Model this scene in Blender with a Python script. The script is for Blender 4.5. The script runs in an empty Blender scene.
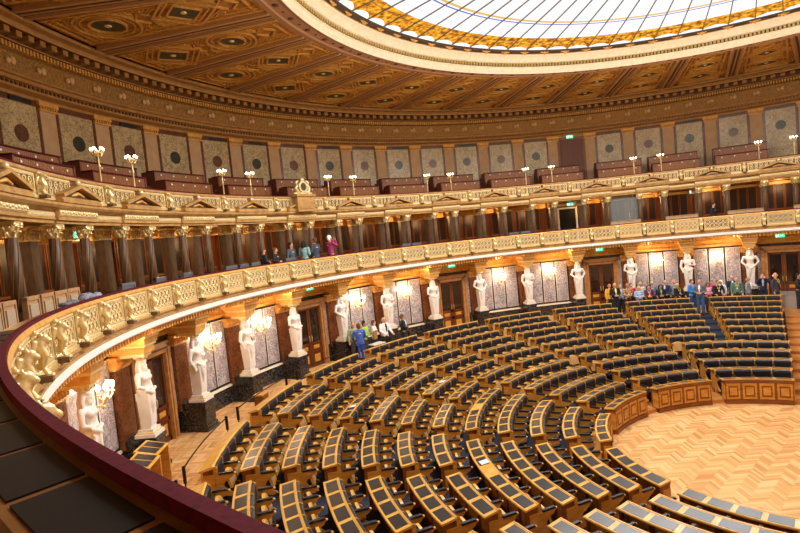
import bpy, math, random
from mathutils import Vector, Matrix
random.seed(7)
C = bpy.context.scene.collection
PI = math.pi
def rad(a): return a * PI / 180
def pol(R, a, z=0.0): return Vector((R * math.cos(rad(a)), R * math.sin(rad(a)), z))
ORD = ['zeroth', 'first', 'second', 'third', 'fourth', 'fifth', 'sixth', 'seventh', 'eighth', 'ninth', 'tenth', 'eleventh', 'twelfth',
       'thirteenth', 'fourteenth', 'fifteenth', 'sixteenth', 'seventeenth', 'eighteenth', 'nineteenth', 'twentieth', 'twenty-first', 'twenty-second',
       'twenty-third', 'twenty-fourth', 'twenty-fifth', 'twenty-sixth', 'twenty-seventh', 'twenty-eighth', 'twenty-ninth', 'thirtieth', 'thirty-first',
       'thirty-second', 'thirty-third', 'thirty-fourth', 'thirty-fifth', 'thirty-sixth', 'thirty-seventh', 'thirty-eighth', 'thirty-ninth', 'fortieth']
NUM = ['no', 'one', 'two', 'three', 'four', 'five', 'six', 'seven']

# ------------------------------------------------------------------ materials
def srgb(c):
    return tuple(((x / 255) / 12.92 if x / 255 <= .04045 else ((x / 255 + .055) / 1.055) ** 2.4) for x in c) + (1,)
class NT:
    def __init__(s, name):
        s.m = bpy.data.materials.new(name); s.m.use_nodes = True; s.t = s.m.node_tree; s.n = s.t.nodes
        s.b = s.n['Principled BSDF']
    def node(s, typ, **kw):
        o = s.n.new(typ)
        for k, v in kw.items():
            if k in o.inputs: o.inputs[k].default_value = v
            else: setattr(o, k, v)
        return o
    def link(s, a, b): s.t.links.new(a, b)
    def math(s, op, a, b=None, c=None):
        o = s.n.new('ShaderNodeMath'); o.operation = op
        for i, v in enumerate((a, b, c)):
            if v is None: continue
            if isinstance(v, (int, float)): o.inputs[i].default_value = v
            else: s.link(v, o.inputs[i])
        return o.outputs[0]
    def mix(s, f, a, b):
        o = s.n.new('ShaderNodeMix'); o.data_type = 'RGBA'
        for i, v in ((0, f), (6, a), (7, b)):
            if isinstance(v, (int, float, tuple)): o.inputs[i].default_value = v
            else: s.link(v, o.inputs[i])
        return o.outputs[2]
    def ramp(s, f, stops):
        o = s.n.new('ShaderNodeValToRGB'); e = o.color_ramp.elements
        e[0].position, e[0].color = stops[0]; e[1].position, e[1].color = stops[-1]
        for p, c in stops[1:-1]:
            x = e.new(p); x.color = c
        s.link(f, o.inputs[0]); return o.outputs[0]
def mat(name, col, rough=.5, metal=0., col2=None, scale=8., stretch=(1, 1, 1), bump=0., detail=3., spec=.5, contrast=(.35, .65), bscale=None, world=False):
    t = NT(name); b = t.b
    b.inputs['Roughness'].default_value = rough; b.inputs['Metallic'].default_value = metal
    b.inputs['Specular IOR Level'].default_value = spec
    b.inputs['Base Color'].default_value = srgb(col)
    if col2 or bump:
        tc = t.node('ShaderNodeTexCoord')
        mp = t.node('ShaderNodeMapping'); mp.inputs['Scale'].default_value = stretch
        if world:
            ge = t.node('ShaderNodeNewGeometry'); t.link(ge.outputs['Position'], mp.inputs[0])
        else: t.link(tc.outputs['Object'], mp.inputs[0])
        nz = t.node('ShaderNodeTexNoise', Scale=scale, Detail=detail); t.link(mp.outputs[0], nz.inputs['Vector'])
        if col2:
            t.link(t.ramp(nz.outputs[0], [(contrast[0], srgb(col)), (contrast[1], srgb(col2))]), b.inputs['Base Color'])
        if bump:
            nb = nz
            if bscale:
                nb = t.node('ShaderNodeTexNoise', Scale=bscale, Detail=2.); t.link(mp.outputs[0], nb.inputs['Vector'])
            bp = t.node('ShaderNodeBump', Strength=bump, Distance=.02); t.link(nb.outputs[0], bp.inputs['Height']); t.link(bp.outputs[0], b.inputs['Normal'])
    return t.m
def marble(name, c1, c2, vein, scale=2., rough=.25, world=True):
    t = NT(name); b = t.b; b.inputs['Roughness'].default_value = rough
    if world:
        g = t.node('ShaderNodeNewGeometry'); src = g.outputs['Position']
    else:
        g = t.node('ShaderNodeTexCoord'); src = g.outputs['Object']
    n1 = t.node('ShaderNodeTexNoise', Scale=scale, Detail=6., Distortion=1.2); t.link(src, n1.inputs['Vector'])
    n2 = t.node('ShaderNodeTexNoise', Scale=scale * 1.7, Detail=8., Distortion=2.5); t.link(src, n2.inputs['Vector'])
    base = t.ramp(n1.outputs[0], [(.3, srgb(c1)), (.7, srgb(c2))])
    v = t.math('ABSOLUTE', t.math('SUBTRACT', n2.outputs[0], .5))
    f = t.ramp(v, [(0., (1, 1, 1, 1)), (.05, (0, 0, 0, 1))])
    t.link(t.mix(f, base, srgb(vein)), b.inputs['Base Color'])
    return t.m
def herringbone(name, cols, w=.1, L=5, rot=.9, rough=.3):
    t = NT(name); b = t.b; b.inputs['Roughness'].default_value = rough
    g = t.node('ShaderNodeNewGeometry'); mp = t.node('ShaderNodeMapping')
    mp.inputs['Rotation'].default_value = (0, 0, rot); mp.inputs['Scale'].default_value = (1 / w,) * 3
    t.link(g.outputs['Position'], mp.inputs[0])
    sp = t.node('ShaderNodeSeparateXYZ'); t.link(mp.outputs[0], sp.inputs[0])
    X, Y = sp.outputs[0], sp.outputs[1]
    i = t.math('FLOOR', X); j = t.math('FLOOR', Y)
    k = t.math('FLOORED_MODULO', t.math('SUBTRACT', i, j), 2 * L)
    hor = t.math('LESS_THAN', k, L - .5)
    hx = t.math('SUBTRACT', i, k); kk = t.math('SUBTRACT', 2 * L - 1, k); vy = t.math('SUBTRACT', j, kk)
    def sel(a, c): return t.math('ADD', t.math('MULTIPLY', hor, a), t.math('MULTIPLY', t.math('SUBTRACT', 1, hor), c))
    cx = t.node('ShaderNodeCombineXYZ'); t.link(sel(hx, i), cx.inputs[0]); t.link(sel(j, vy), cx.inputs[1]); t.link(hor, cx.inputs[2])
    wn = t.node('ShaderNodeTexWhiteNoise'); t.link(cx.outputs[0], wn.inputs['Vector'])
    n = t.node('ShaderNodeTexNoise', Scale=.7, Detail=3.); t.link(g.outputs['Position'], n.inputs['Vector'])
    val = t.math('ADD', t.math('MULTIPLY', wn.outputs['Value'], .72), t.math('MULTIPLY', n.outputs[0], .35))
    val = t.math('ADD', val, t.math('MULTIPLY', hor, .05))
    base = t.ramp(val, [(.1, srgb(cols[0])), (.5, srgb(cols[1])), (.95, srgb(cols[2]))])
    fx = t.math('SUBTRACT', X, i); fy = t.math('SUBTRACT', Y, j)
    gx = t.math('SUBTRACT', 1, hor)
    e = t.math('ADD', t.math('MULTIPLY', hor, t.math('LESS_THAN', fy, .05)), t.math('MULTIPLY', gx, t.math('LESS_THAN', fx, .05)))
    t.link(t.mix(t.math('MULTIPLY', e, .5), base, srgb(cols[3])), b.inputs['Base Color'])
    return t.m
def emit(name, col, s):
    t = NT(name); b = t.b; b.inputs['Base Color'].default_value = srgb(col); b.inputs['Emission Color'].default_value = srgb(col)
    b.inputs['Emission Strength'].default_value = s
    return t.m
M = {}
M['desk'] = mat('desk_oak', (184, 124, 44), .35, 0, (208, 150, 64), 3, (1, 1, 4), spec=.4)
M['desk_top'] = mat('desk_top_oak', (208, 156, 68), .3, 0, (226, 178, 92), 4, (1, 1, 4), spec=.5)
M['carcass'] = mat('desk_side_oak_shaded', (118, 64, 22), .4, 0, (146, 84, 32), 3, (1, 1, 4), spec=.35)  # oak darkened so the shadow between the desks is in its colour
M['pad'] = mat('slate_leather', (32, 31, 35), .33, spec=.8, col2=(40, 40, 46), scale=30)
M['pad2'] = mat('dark_leather_blotter', (24, 19, 17), .55, spec=.3)
M['seat'] = mat('black_leather', (22, 26, 35), .38, spec=.7, col2=(30, 34, 45), scale=20)
M['cane'] = mat('beige_cane', (206, 160, 104), .6, 0, (186, 138, 84), 40)
M['carpet'] = mat('navy_carpet', (38, 44, 60), .95, 0, (50, 57, 76), 60, world=True)
M['greycarpet'] = mat('grey_carpet', (150, 138, 124), .9, 0, (162, 150, 136), 40, world=True)
M['parquet'] = herringbone('herringbone_parquet', [(190, 132, 76), (220, 168, 106), (240, 198, 140), (160, 106, 56)], .075, 6)
M['stepwood'] = mat('step_wood', (186, 122, 58), .35, 0, (210, 146, 78), 2.5, (1, 1, 8), world=True)
M['gold'] = mat('gilding', (224, 196, 128), .42, .4, (240, 216, 156), 14, bump=.5, bscale=30)
M['goldb'] = mat('bright_gilding', (240, 216, 150), .32, .45, (250, 232, 184), 20)
M['stone'] = mat('honey_stone', (168, 126, 70), .5, .2, (194, 152, 90), 5, world=True)
M['goldstone'] = mat('gilded_stucco', (206, 148, 62), .5, .25, (226, 174, 92), 6, world=True, bump=.35, bscale=24)
M['white'] = mat('white_marble', (226, 218, 208), .4, 0, (236, 230, 222), 4)
M['whitestucco'] = mat('white_stucco', (244, 238, 230), .6)
M['cream'] = mat('cream_stucco', (238, 222, 194), .6, 0, (246, 234, 212), 6, world=True)
M['pil'] = mat('rose_stucco', (188, 152, 112), .6, 0, (198, 164, 124), 3, world=True)
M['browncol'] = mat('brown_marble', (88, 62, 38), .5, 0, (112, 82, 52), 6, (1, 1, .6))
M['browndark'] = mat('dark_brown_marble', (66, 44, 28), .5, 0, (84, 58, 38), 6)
M['wallbrown'] = marble('red_brown_marble', (112, 64, 34), (136, 82, 46), (84, 46, 26), 1.5)
M['frameRed'] = marble('russet_marble', (98, 58, 42), (118, 74, 56), (70, 40, 30), 3)
M['pmarble'] = marble('grey_rose_marble', (122, 116, 122), (164, 146, 144), (208, 198, 194), 2.2)
M['umarble'] = marble('ochre_grey_marble', (182, 164, 124), (206, 186, 146), (132, 112, 82), 1.8)
M['black'] = marble('black_marble', (26, 24, 24), (38, 36, 36), (92, 86, 80), 2.5)
M['blackframe'] = mat('black_stone_border', (30, 34, 40), .3)
M['discg'] = marble('green_disc_marble', (48, 52, 48), (62, 66, 60), (30, 34, 32), 5)
M['discr'] = marble('red_disc_marble', (98, 60, 46), (118, 76, 60), (70, 44, 36), 5)
M['door'] = mat('mahogany', (92, 44, 20), .3, 0, (116, 60, 28), 4, (1, 1, .3))
M['surround'] = mat('door_surround_stone', (166, 112, 58), .45, 0, (188, 134, 78), 5)
M['doorglass'] = mat('dark_glass', (40, 26, 18), .08, spec=.8)
M['logewood'] = mat('loge_wood', (96, 48, 20), .35, 0, (124, 68, 30), 3, (1, 1, .3), world=True)
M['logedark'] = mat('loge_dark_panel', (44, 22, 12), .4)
M['bench'] = mat('bench_wood', (122, 72, 32), .4, 0, (146, 92, 46), 6, (4, 4, .4))
M['benchside'] = mat('bench_side_wood', (104, 50, 26), .4)
M['velvet'] = mat('red_velvet', (96, 14, 32), .85, 0, (76, 9, 24), 30, spec=.2)
M['ledge'] = mat('ledge_oak', (124, 82, 40), .4, 0, (144, 98, 52), 5, world=True)
M['ceil'] = mat('ceiling_wood', (150, 96, 32), .45, .2, (184, 126, 48), 7, world=True, bump=.4, bscale=18)
M['ceilmould'] = mat('ceiling_moulding', (206, 150, 66), .4, .3, (226, 174, 88), 9, world=True)
M['ceildark'] = mat('ceiling_groove', (84, 46, 16), .6)
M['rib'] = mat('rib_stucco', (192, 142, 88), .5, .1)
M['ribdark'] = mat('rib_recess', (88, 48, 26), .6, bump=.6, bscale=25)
M['med'] = mat('medallion_green', (44, 54, 46), .5, .2, (96, 80, 44), 9)
M['corn'] = mat('cornice_stucco', (158, 112, 54), .55, .15, (176, 130, 68), 5, world=True)
M['cornorn'] = mat('cornice_ornament', (128, 90, 40), .5, .35, (172, 130, 66), 16, world=True, bump=1., bscale=20)
M['shell'] = mat('cornice_shell', (206, 168, 116), .55)
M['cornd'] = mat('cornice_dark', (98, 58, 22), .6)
M['rose'] = mat('rosette_band', (168, 122, 88), .6)
M['beadg'] = mat('bead_gold', (214, 190, 120), .35, .5)
M['recess'] = mat('skylight_recess', (70, 56, 46), .5)
M['bar'] = mat('glazing_bar', (112, 96, 82), .5)
M['blackmetal'] = mat('black_metal', (16, 16, 18), .35, .3)
M['greymetal'] = mat('grey_metal', (120, 126, 134), .35, .5)
M['paper'] = mat('white_paper', (236, 232, 226), .7)
M['bulb'] = emit('candle_bulb', (255, 226, 176), 26)
M['lampbulb'] = emit('lamp_bulb', (255, 232, 200), 16)
M['exit'] = emit('exit_green', (60, 200, 150), 1.6)
M['exitw'] = emit('exit_white', (235, 255, 245), 2.2)
M['tan'] = mat('tan_upholstery', (170, 128, 84), .6, 0, (186, 142, 96), 12)
M['lightcane'] = mat('pale_cane', (190, 168, 140), .6, 0, (170, 148, 120), 50)

# skylight glass: milk glass with an amber figured band
t = NT('skylight_milk_glass'); g = t.node('ShaderNodeNewGeometry')
sp = t.node('ShaderNodeSeparateXYZ'); t.link(g.outputs['Position'], sp.inputs[0])
r_ = t.math('SQRT', t.math('ADD', t.math('MULTIPLY', sp.outputs[0], sp.outputs[0]), t.math('MULTIPLY', sp.outputs[1], sp.outputs[1])))
an = t.math('MULTIPLY', t.math('ARCTAN2', sp.outputs[1], sp.outputs[0]), 180 / PI)
BAR0, BARS = 3.0, 4.735
u_ = t.math('FLOORED_MODULO', t.math('DIVIDE', t.math('SUBTRACT', an, BAR0), BARS), 1.)
uu = t.math('MULTIPLY', t.math('SUBTRACT', u_, .5), 2.)
u2 = t.math('MULTIPLY', uu, uu)
edge = t.math('ADD', 11.66, t.math('MULTIPLY', u2, .24))
inband = t.math('MULTIPLY', t.math('LESS_THAN', r_, edge), t.math('GREATER_THAN', r_, 10.9))
nz = t.node('ShaderNodeTexNoise', Scale=5., Detail=4.); t.link(g.outputs['Position'], nz.inputs['Vector'])
amb = t.ramp(nz.outputs[0], [(.36, srgb((120, 66, 8))), (.48, srgb((206, 126, 16))), (.62, srgb((238, 180, 50)))])
def band(a, b): return t.math('MULTIPLY', t.math('GREATER_THAN', r_, a), t.math('LESS_THAN', r_, b))
inner = t.math('LESS_THAN', r_, 9.6)
white = t.mix(inner, (.86, .88, .93, 1), (.80, .82, .83, 1))
col = t.mix(inband, white, amb)
wh2 = t.math('MULTIPLY', band(11.16, 11.22), inband)
col = t.mix(t.math('MULTIPLY', wh2, .6), col, srgb((120, 70, 30)))
col = t.mix(band(9.76, 9.83), col, srgb((90, 100, 190)))
col = t.mix(band(9.56, 9.68), col, srgb((214, 170, 90)))
col = t.mix(t.math('MULTIPLY', band(10.46, 10.5), .5), col, srgb((170, 150, 190)))
t.link(col, t.b.inputs['Emission Color']); t.b.inputs['Base Color'].default_value = (.02, .02, .02, 1); t.b.inputs['Specular IOR Level'].default_value = 0.
SKY = NT; t.b.inputs['Emission Strength'].default_value = 1.22; M['glass'] = t.m
# booth glass
t = NT('booth_glass'); t.b.inputs['Base Color'].default_value = srgb((150, 160, 160)); t.b.inputs['Roughness'].default_value = .03
t.b.inputs['Alpha'].default_value = .35; M['booth'] = t.m

# ------------------------------------------------------------------ mesh building
class MB:
    def __init__(s): s.v = []; s.f = []; s.mi = []; s.sm = []
    def add(s, vs, fs, m=0, smooth=False):
        o = len(s.v); s.v += [tuple(v) for v in vs]
        for f in fs: s.f.append([i + o for i in f]); s.mi.append(m); s.sm.append(smooth)
        return s
    def box(s, x0, x1, y0, y1, z0, z1, m=0, ny=1, taper=None, zslope=0.):
        vs = []; fs = []
        for i in range(ny + 1):
            y = y0 + (y1 - y0) * i / ny
            vs += [(x0, y, z0), (x1, y, z0), (x1, y, z1 + zslope), (x0, y, z1)]
        for i in range(ny):
            a = 4 * i
            for j in range(4): fs.append((a + j, a + (j + 1) % 4, a + 4 + (j + 1) % 4, a + 4 + j))
        fs.append((3, 2, 1, 0)); b = 4 * ny; fs.append((b, b + 1, b + 2, b + 3))
        return s.add(vs, fs, m)
    def prof(s, pts, y0, y1, m=0, ny=1, smooth=False):           # closed profile in x,z extruded along y
        n = len(pts); vs = []; fs = []
        for i in range(ny + 1):
            y = y0 + (y1 - y0) * i / ny; vs += [(x, y, z) for x, z in pts]
        for i in range(ny):
            for j in range(n):
                a, b = i * n + j, i * n + (j + 1) % n; fs.append((a, b, b + n, a + n))
        fs.append(tuple(range(n - 1, -1, -1))); fs.append(tuple(ny * n + j for j in range(n)))
        return s.add(vs, fs, m, smooth)
    def profx(s, pts, x0, x1, m=0):                                # closed profile in y,z extruded along x
        n = len(pts); vs = [(x0, y, z) for y, z in pts] + [(x1, y, z) for y, z in pts]
        fs = [(j, (j + 1) % n, (j + 1) % n + n, j + n) for j in range(n)] + [tuple(range(n - 1, -1, -1)), tuple(range(n, 2 * n))]
        return s.add(vs, fs, m)
    def lathe(s, pr, c=(0, 0, 0), seg=16, m=0, smooth=True, sx=1., sy=1.):
        vs = []; fs = []
        for r, z in pr:
            for i in range(seg):
                a = 2 * PI * i / seg; vs.append((c[0] + r * sx * math.cos(a), c[1] + r * sy * math.sin(a), c[2] + z))
        for k in range(len(pr) - 1):
            for i in range(seg):
                a, b = k * seg + i, k * seg + (i + 1) % seg; fs.append((a, b, b + seg, a + seg))
        fs.append(tuple(range(seg - 1, -1, -1))); fs.append(tuple((len(pr) - 1) * seg + i for i in range(seg)))
        return s.add(vs, fs, m, smooth)
    def limb(s, pts, rs, seg=10, m=0, flat=1.):                     # round-ended tube through points with a radius at each
        P = [Vector(p) for p in pts]; n = len(P); vs = []; fs = []; rings = []
        d0 = (P[1] - P[0]).normalized(); d1 = (P[-1] - P[-2]).normalized()
        for fr in (0, .5, .866):
            rings.append((P[0] - d0 * rs[0] * (1 - fr) * .95, d0, rs[0] * max(.12, fr)))
        for i in range(n):
            d = (P[min(i + 1, n - 1)] - P[max(i - 1, 0)]).normalized(); rings.append((P[i], d, rs[i]))
        for fr in (.866, .5, 0):
            rings.append((P[-1] + d1 * rs[-1] * (1 - fr) * .95, d1, rs[-1] * max(.12, fr)))
        ref = Vector((0, 1, 0)) if abs(d0.y) < .9 else Vector((1, 0, 0))
        for p, d, r in rings:
            a = d.cross(ref).normalized(); b = d.cross(a)
            for i in range(seg):
                t_ = 2 * PI * i / seg; vs.append(p + a * r * flat * math.cos(t_) + b * r * math.sin(t_))
        for k in range(len(rings) - 1):
            for i in range(seg):
                q, w = k * seg + i, k * seg + (i + 1) % seg; fs.append((q, w, w + seg, q + seg))
        fs.append(tuple(range(seg - 1, -1, -1))); fs.append(tuple((len(rings) - 1) * seg + i for i in range(seg)))
        return s.add(vs, fs, m, True)
    def ball(s, c, r, seg=12, m=0):
        if not isinstance(r, tuple): r = (r, r, r)
        vs = []; fs = []; K = max(4, seg // 2)
        for k in range(1, K):
            th = PI * k / K
            for i in range(seg):
                a = 2 * PI * i / seg; vs.append((c[0] + r[0] * math.sin(th) * math.cos(a), c[1] + r[1] * math.sin(th) * math.sin(a), c[2] - r[2] * math.cos(th)))
        nb = len(vs); vs += [(c[0], c[1], c[2] - r[2]), (c[0], c[1], c[2] + r[2])]
        for k in range(K - 2):
            for i in range(seg):
                q, w = k * seg + i, k * seg + (i + 1) % seg; fs.append((q, w, w + seg, q + seg))
        for i in range(seg):
            fs.append((nb, (i + 1) % seg, i)); q = (K - 2) * seg; fs.append((q + i, q + (i + 1) % seg, nb + 1))
        return s.add(vs, fs, m, True)
    def annulus(s, c, r0, r1, th, seg=16, m=0, ax='x'):             # flat ring in the y,z plane, thickness along x
        vs = []; fs = []
        for x in (c[0] - th / 2, c[0] + th / 2):
            for r in (r0, r1):
                for i in range(seg):
                    a = 2 * PI * i / seg; vs.append((x, c[1] + r * math.cos(a), c[2] + r * math.sin(a)))
        for i in range(seg):
            j = (i + 1) % seg
            fs += [(i, j, seg + j, seg + i), (2 * seg + i, 3 * seg + i, 3 * seg + j, 2 * seg + j), (seg + i, seg + j, 3 * seg + j, 3 * seg + i), (i, 2 * seg + i, 2 * seg + j, j)]
        return s.add(vs, fs, m)
    def disc(s, c, r, th, seg=20, m=0):                              # disc facing x
        vs = [(x, c[1] + r * math.cos(2 * PI * i / seg), c[2] + r * math.sin(2 * PI * i / seg)) for x in (c[0] - th / 2, c[0] + th / 2) for i in range(seg)]
        fs = [tuple(range(seg)), tuple(range(2 * seg - 1, seg - 1, -1))] + [(i, (i + 1) % seg, seg + (i + 1) % seg, seg + i) for i in range(seg)]
        return s.add(vs, fs, m)
    def bend(s, R0):
        s.v = [((R0 + x) * math.cos(y / R0) - R0, (R0 + x) * math.sin(y / R0), z) for x, y, z in s.v]; return s
    def mesh(s, name, mats):
        me = bpy.data.meshes.new(name); me.from_pydata(s.v, [], s.f)
        for m in mats: me.materials.append(m)
        me.polygons.foreach_set('material_index', s.mi); me.polygons.foreach_set('use_smooth', s.sm)
        me.update(); return me
    def build(s, name, mats, parent=None):
        if not isinstance(mats, (list, tuple)): mats = [mats]
        return link(name, s.mesh(name, mats), parent)
def link(name, me, parent=None):
    o = bpy.data.objects.new(name, me); C.objects.link(o)
    if parent: o.parent = parent
    return o
def tag(o, label=None, cat=None, group=None, kind=None):
    if label: o['label'] = label
    if cat: o['category'] = cat
    if group: o['group'] = group
    if kind: o['kind'] = kind
    return o
def thing(name, R, a, z, label, cat, group=None, rot=0.):
    o = bpy.data.objects.new(name, None); C.objects.link(o); o.empty_display_size = .2
    o.location = pol(R, a, z); o.rotation_euler = (0, 0, rad(a + rot)); return tag(o, label, cat, group)
class Proto:
    """the first use moves the prototype itself, later uses copy it with its parts and sub-parts"""
    def __init__(s, root):
        s.root = root; s.used = False; by = {}
        for o in C.objects:
            if o.parent: by.setdefault(o.parent.name, []).append(o)
        def tree(o): return [(c, tree(c)) for c in by.get(o.name, ())]
        s.tree = tree(root)
    def put(s, R, a, z, label, cat, group=None, rot=0.):
        if not s.used: s.used = True; c = s.root
        else:
            c = s.root.copy(); C.objects.link(c); c.parent = None
            def rec(tr, dst):
                for ch, sub in tr:
                    d = ch.copy(); C.objects.link(d); d.parent = dst; rec(sub, d)
            rec(s.tree, c)
        c.location = pol(R, a, z); c.rotation_euler = (0, 0, rad(a + rot)); return tag(c, label, cat, group)
def struct(o): o['kind'] = 'structure'; return o
def ring(name, prof, a0, a1, m, step=1.5, closed=False, mi=None, parent=None, smooth=False):   # profile (R,z) swept about the room's centre
    n = max(2, int(abs(a1 - a0) / step)); vs = []; fs = []; mm = []; K = len(prof)
    for i in range(n + 1):
        a = rad(a0 + (a1 - a0) * i / n)
        for R, z in prof: vs.append((R * math.cos(a), R * math.sin(a), z))
    E_ = K if closed else K - 1
    for i in range(n):
        for j in range(E_):
            p, q = i * K + j, i * K + (j + 1) % K; fs.append((p, q, q + K, p + K)); mm.append(mi[j] if mi else 0)
    if closed: fs.append(tuple(range(K - 1, -1, -1))); mm.append(0); fs.append(tuple(n * K + j for j in range(K))); mm.append(0)
    b = MB(); b.v = vs; b.f = fs; b.mi = mm; b.sm = [smooth] * len(fs)
    return b.build(name, m if isinstance(m, (list, tuple)) else [m], parent)
def remeshed(name, mb, voxel, m, smoothit=2):
    me = mb.mesh(name + '_src', [m]); o = bpy.data.objects.new(name + '_src', me); C.objects.link(o)
    r = o.modifiers.new('r', 'REMESH'); r.mode = 'VOXEL'; r.voxel_size = voxel
    if smoothit:
        s = o.modifiers.new('s', 'SMOOTH'); s.factor = .5; s.iterations = smoothit
    dg = bpy.context.evaluated_depsgraph_get(); out = bpy.data.meshes.new_from_object(o.evaluated_get(dg))
    bpy.data.objects.remove(o); bpy.data.meshes.remove(me)
    out.name = name; out.materials.clear(); out.materials.append(m)
    out.polygons.foreach_set('use_smooth', [True] * len(out.polygons)); out.update(); return out

# ------------------------------------------------------------------ constants of the hall
A0 = -9.; A1 = 196.                       # sweep of the amphitheatre (degrees about its centre)
AX = 93.3                                 # its axis of symmetry
def Rk(k): return 4.894 + .888 * k
def Zk(k): return .1232 * k
ZP = Zk(11)                               # the walk behind the last row
ZG = 5.26                                 # lower gallery floor
RS = 16.8; SA = [137.62 - 9.842 * i for i in range(14)]
#SECTIONS
CAMPOS=(-16.7531,-0.9025,6.8657); CAMROT=(0.68351,-0.06066,-0.09674,544.59); EXPO=0.05
# ================================================================== the room shell
# floors
b = MB(); b.box(-21, 21, -21, 21, -.15, 0., 0); struct(b.build('floor', M['parquet']))
pr = []; mi = []
for k in range(0, 11):
    R = Rk(k) - .05
    pr += [(R, Zk(k)), (R, Zk(k + 1))]; mi += [1 if k < 2 else 2, 1 if k < 1 else 2]
pr += [(17.6, ZP)]; mi[-1] = 2
# the walk: split the last tread into carpet under the last desks and parquet behind
pr.insert(len(pr) - 1, (Rk(11) + .2, ZP)); mi = mi[:len(pr) - 2] + [0]
struct(ring('floor_terraces', pr, 5.2, A1, [M['parquet'], M['stepwood'], M['carpet']], 1.5, mi=mi))
pr2 = []
for k in range(0, 11):
    R = Rk(k) - .05; z0, z1 = Zk(k), Zk(k + 1)
    pr2 += [(R, z0), (R, z1 - .04), (R - .03, z1 - .04), (R - .03, z1)]
pr2 += [(17.6, ZP)]
struct(ring('floor_side_steps', pr2, A0 - 2, 5.2, [M['stepwood']], 1.5))
b = MB(); b.box(-.9, .75, -1.9, 1.0, 0, .62); o = b.bend(17.0).build('floor_landing', M['greycarpet']); o.location = pol(16.75, 2.8, ZP); o.rotation_euler = (0, 0, rad(2.8)); struct(o)
# enclosing walls
struct(ring('wall_ground', [(17.52, 0.), (17.52, 5.3)], A0 - 4, A1 + 4, M['goldstone'], 1.2))
struct(ring('wall_loggia', [(20.1, 5.2), (20.1, 8.)], A0 - 4, A1 + 4, M['logewood'], 1.2))
struct(ring('wall_upper', [(20.62, 8.), (20.62, 12.4)], A0 - 4, A1 + 4, M['pil'], 1.2))
b = MB(); b.box(-.4, 0, -23, 23, -.1, 15.5); o = b.build('wall_back', M['pil']); o.location = pol(-4.6, AX); o.rotation_euler = (0, 0, rad(AX)); struct(o)
# lower gallery slab: fascia, soffit, floor
struct(ring('trim_gallery_fascia', [(16.35, 5.12), (16.12, 5.12), (16.1, 5.165), (16.0, 5.165), (15.98, 5.19), (15.98, 5.3), (16.0, 5.31), (16.0, 5.32)], A0, A1, M['whitestucco'], 1.))
struct(ring('trim_gallery_moulding', [(16.0, 5.31), (15.97, 5.33), (15.97, 5.37), (16.01, 5.38), (16.01, 5.42), (15.97, 5.43), (15.96, 5.46), (16.0, 5.49), (16.12, 5.5)], A0, A1, M['stone'], 1.))
struct(ring('ceiling_gallery', [(17.52, 5.17), (17.3, 5.17), (17.3, 5.2), (16.9, 5.2), (16.9, 5.17), (16.6, 5.17), (16.6, 5.12), (16.35, 5.12)], A0, A1, M['goldstone'], 1.))
struct(ring('floor_gallery', [(16.05, ZG), (20.2, ZG)], A0, A1, M['ledge'], 1.5))
# small brackets under the fascia: one carved course
b = MB()
n = int((A1 - A0) / .55)
for i in range(n):
    a = A0 + .55 * i; ca, sa = math.cos(rad(a)), math.sin(rad(a))
    q = MB().box(16.13, 16.33, -.035, .035, 4.99, 5.12)
    b.add([(x * ca - y * sa, x * sa + y * ca, z) for x, y, z in q.v], q.f)
struct(b.build('trim_gallery_dentils', M['goldstone']))
# frieze mouldings on the ground wall, dado and ledge
struct(ring('trim_ground_frieze', [(17.5, 4.5), (17.42, 4.5), (17.42, 4.56), (17.36, 4.58), (17.36, 4.62), (17.4, 4.62), (17.4, 4.82), (17.32, 4.84), (17.32, 4.88), (17.36, 4.9), (17.36, 5.02), (17.24, 5.06), (17.2, 5.12), (17.2, 5.17)], A0, A1, M['goldstone'], 1.2))
# upper slab: entablature, cornice, floor
EN = [(17.62, 7.78), (17.2, 7.78), (17.2, 7.84), (17.16, 7.86), (17.16, 7.9), (17.19, 7.9), (17.19, 8.04), (17.14, 8.06), (17.02, 8.1), (16.98, 8.15), (16.98, 8.2), (17.14, 8.22), (17.14, 8.26)]
struct(ring('trim_loggia_entablature', EN, A0, A1, M['stone'], 1.2))
struct(ring('trim_loggia_frieze', [(17.185, 7.91), (17.17, 7.94), (17.17, 8.0), (17.185, 8.03)], A0, A1, M['goldb'], 1.2))
struct(ring('ceiling_loggia', [(20.2, 7.76), (17.5, 7.76)], A0, A1, M['goldstone'], 1.5))
struct(ring('floor_upper_gallery', [(17.1, 8.2), (17.8, 8.2), (17.8, 8.3), (18.9, 8.3), (18.9, 8.7), (20.7, 8.7)], A0, A1, M['ledge'], 1.5))
# great cornice under the ceiling
CP = [(20.62, 11.86), (20.5, 11.86), (20.5, 11.95), (20.3, 12.02), (20.3, 12.08), (20.36, 12.1), (20.36, 12.2), (20.28, 12.22), (20.28, 12.32), (20.2, 12.34), (20.2, 12.4)]
struct(ring('trim_cornice_lower', CP, A0 - 3, A1 + 3, M['corn'], 1.2))
struct(ring('trim_cornice_frieze', [(20.22, 12.4), (20.26, 12.42), (20.24, 12.95), (20.16, 13.)], A0 - 3, A1 + 3, M['cornorn'], 1.2))
CP = [(20.3, 13.), (20.3, 13.16), (20.05, 13.18), (20.05, 13.22), (20.16, 13.24), (20.16, 13.46), (19.8, 13.48), (19.78, 13.56), (19.84, 13.58), (19.8, 13.64), (19.6, 13.68), (19.58, 13.74), (19.66, 13.76), (19.66, 13.82)]
struct(ring('trim_cornice_upper', CP, A0 - 3, A1 + 3, [M['corn'], M['cornd']], 1.2, mi=[1, 1, 0, 0, 1, 1] + [0] * 7))
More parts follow.
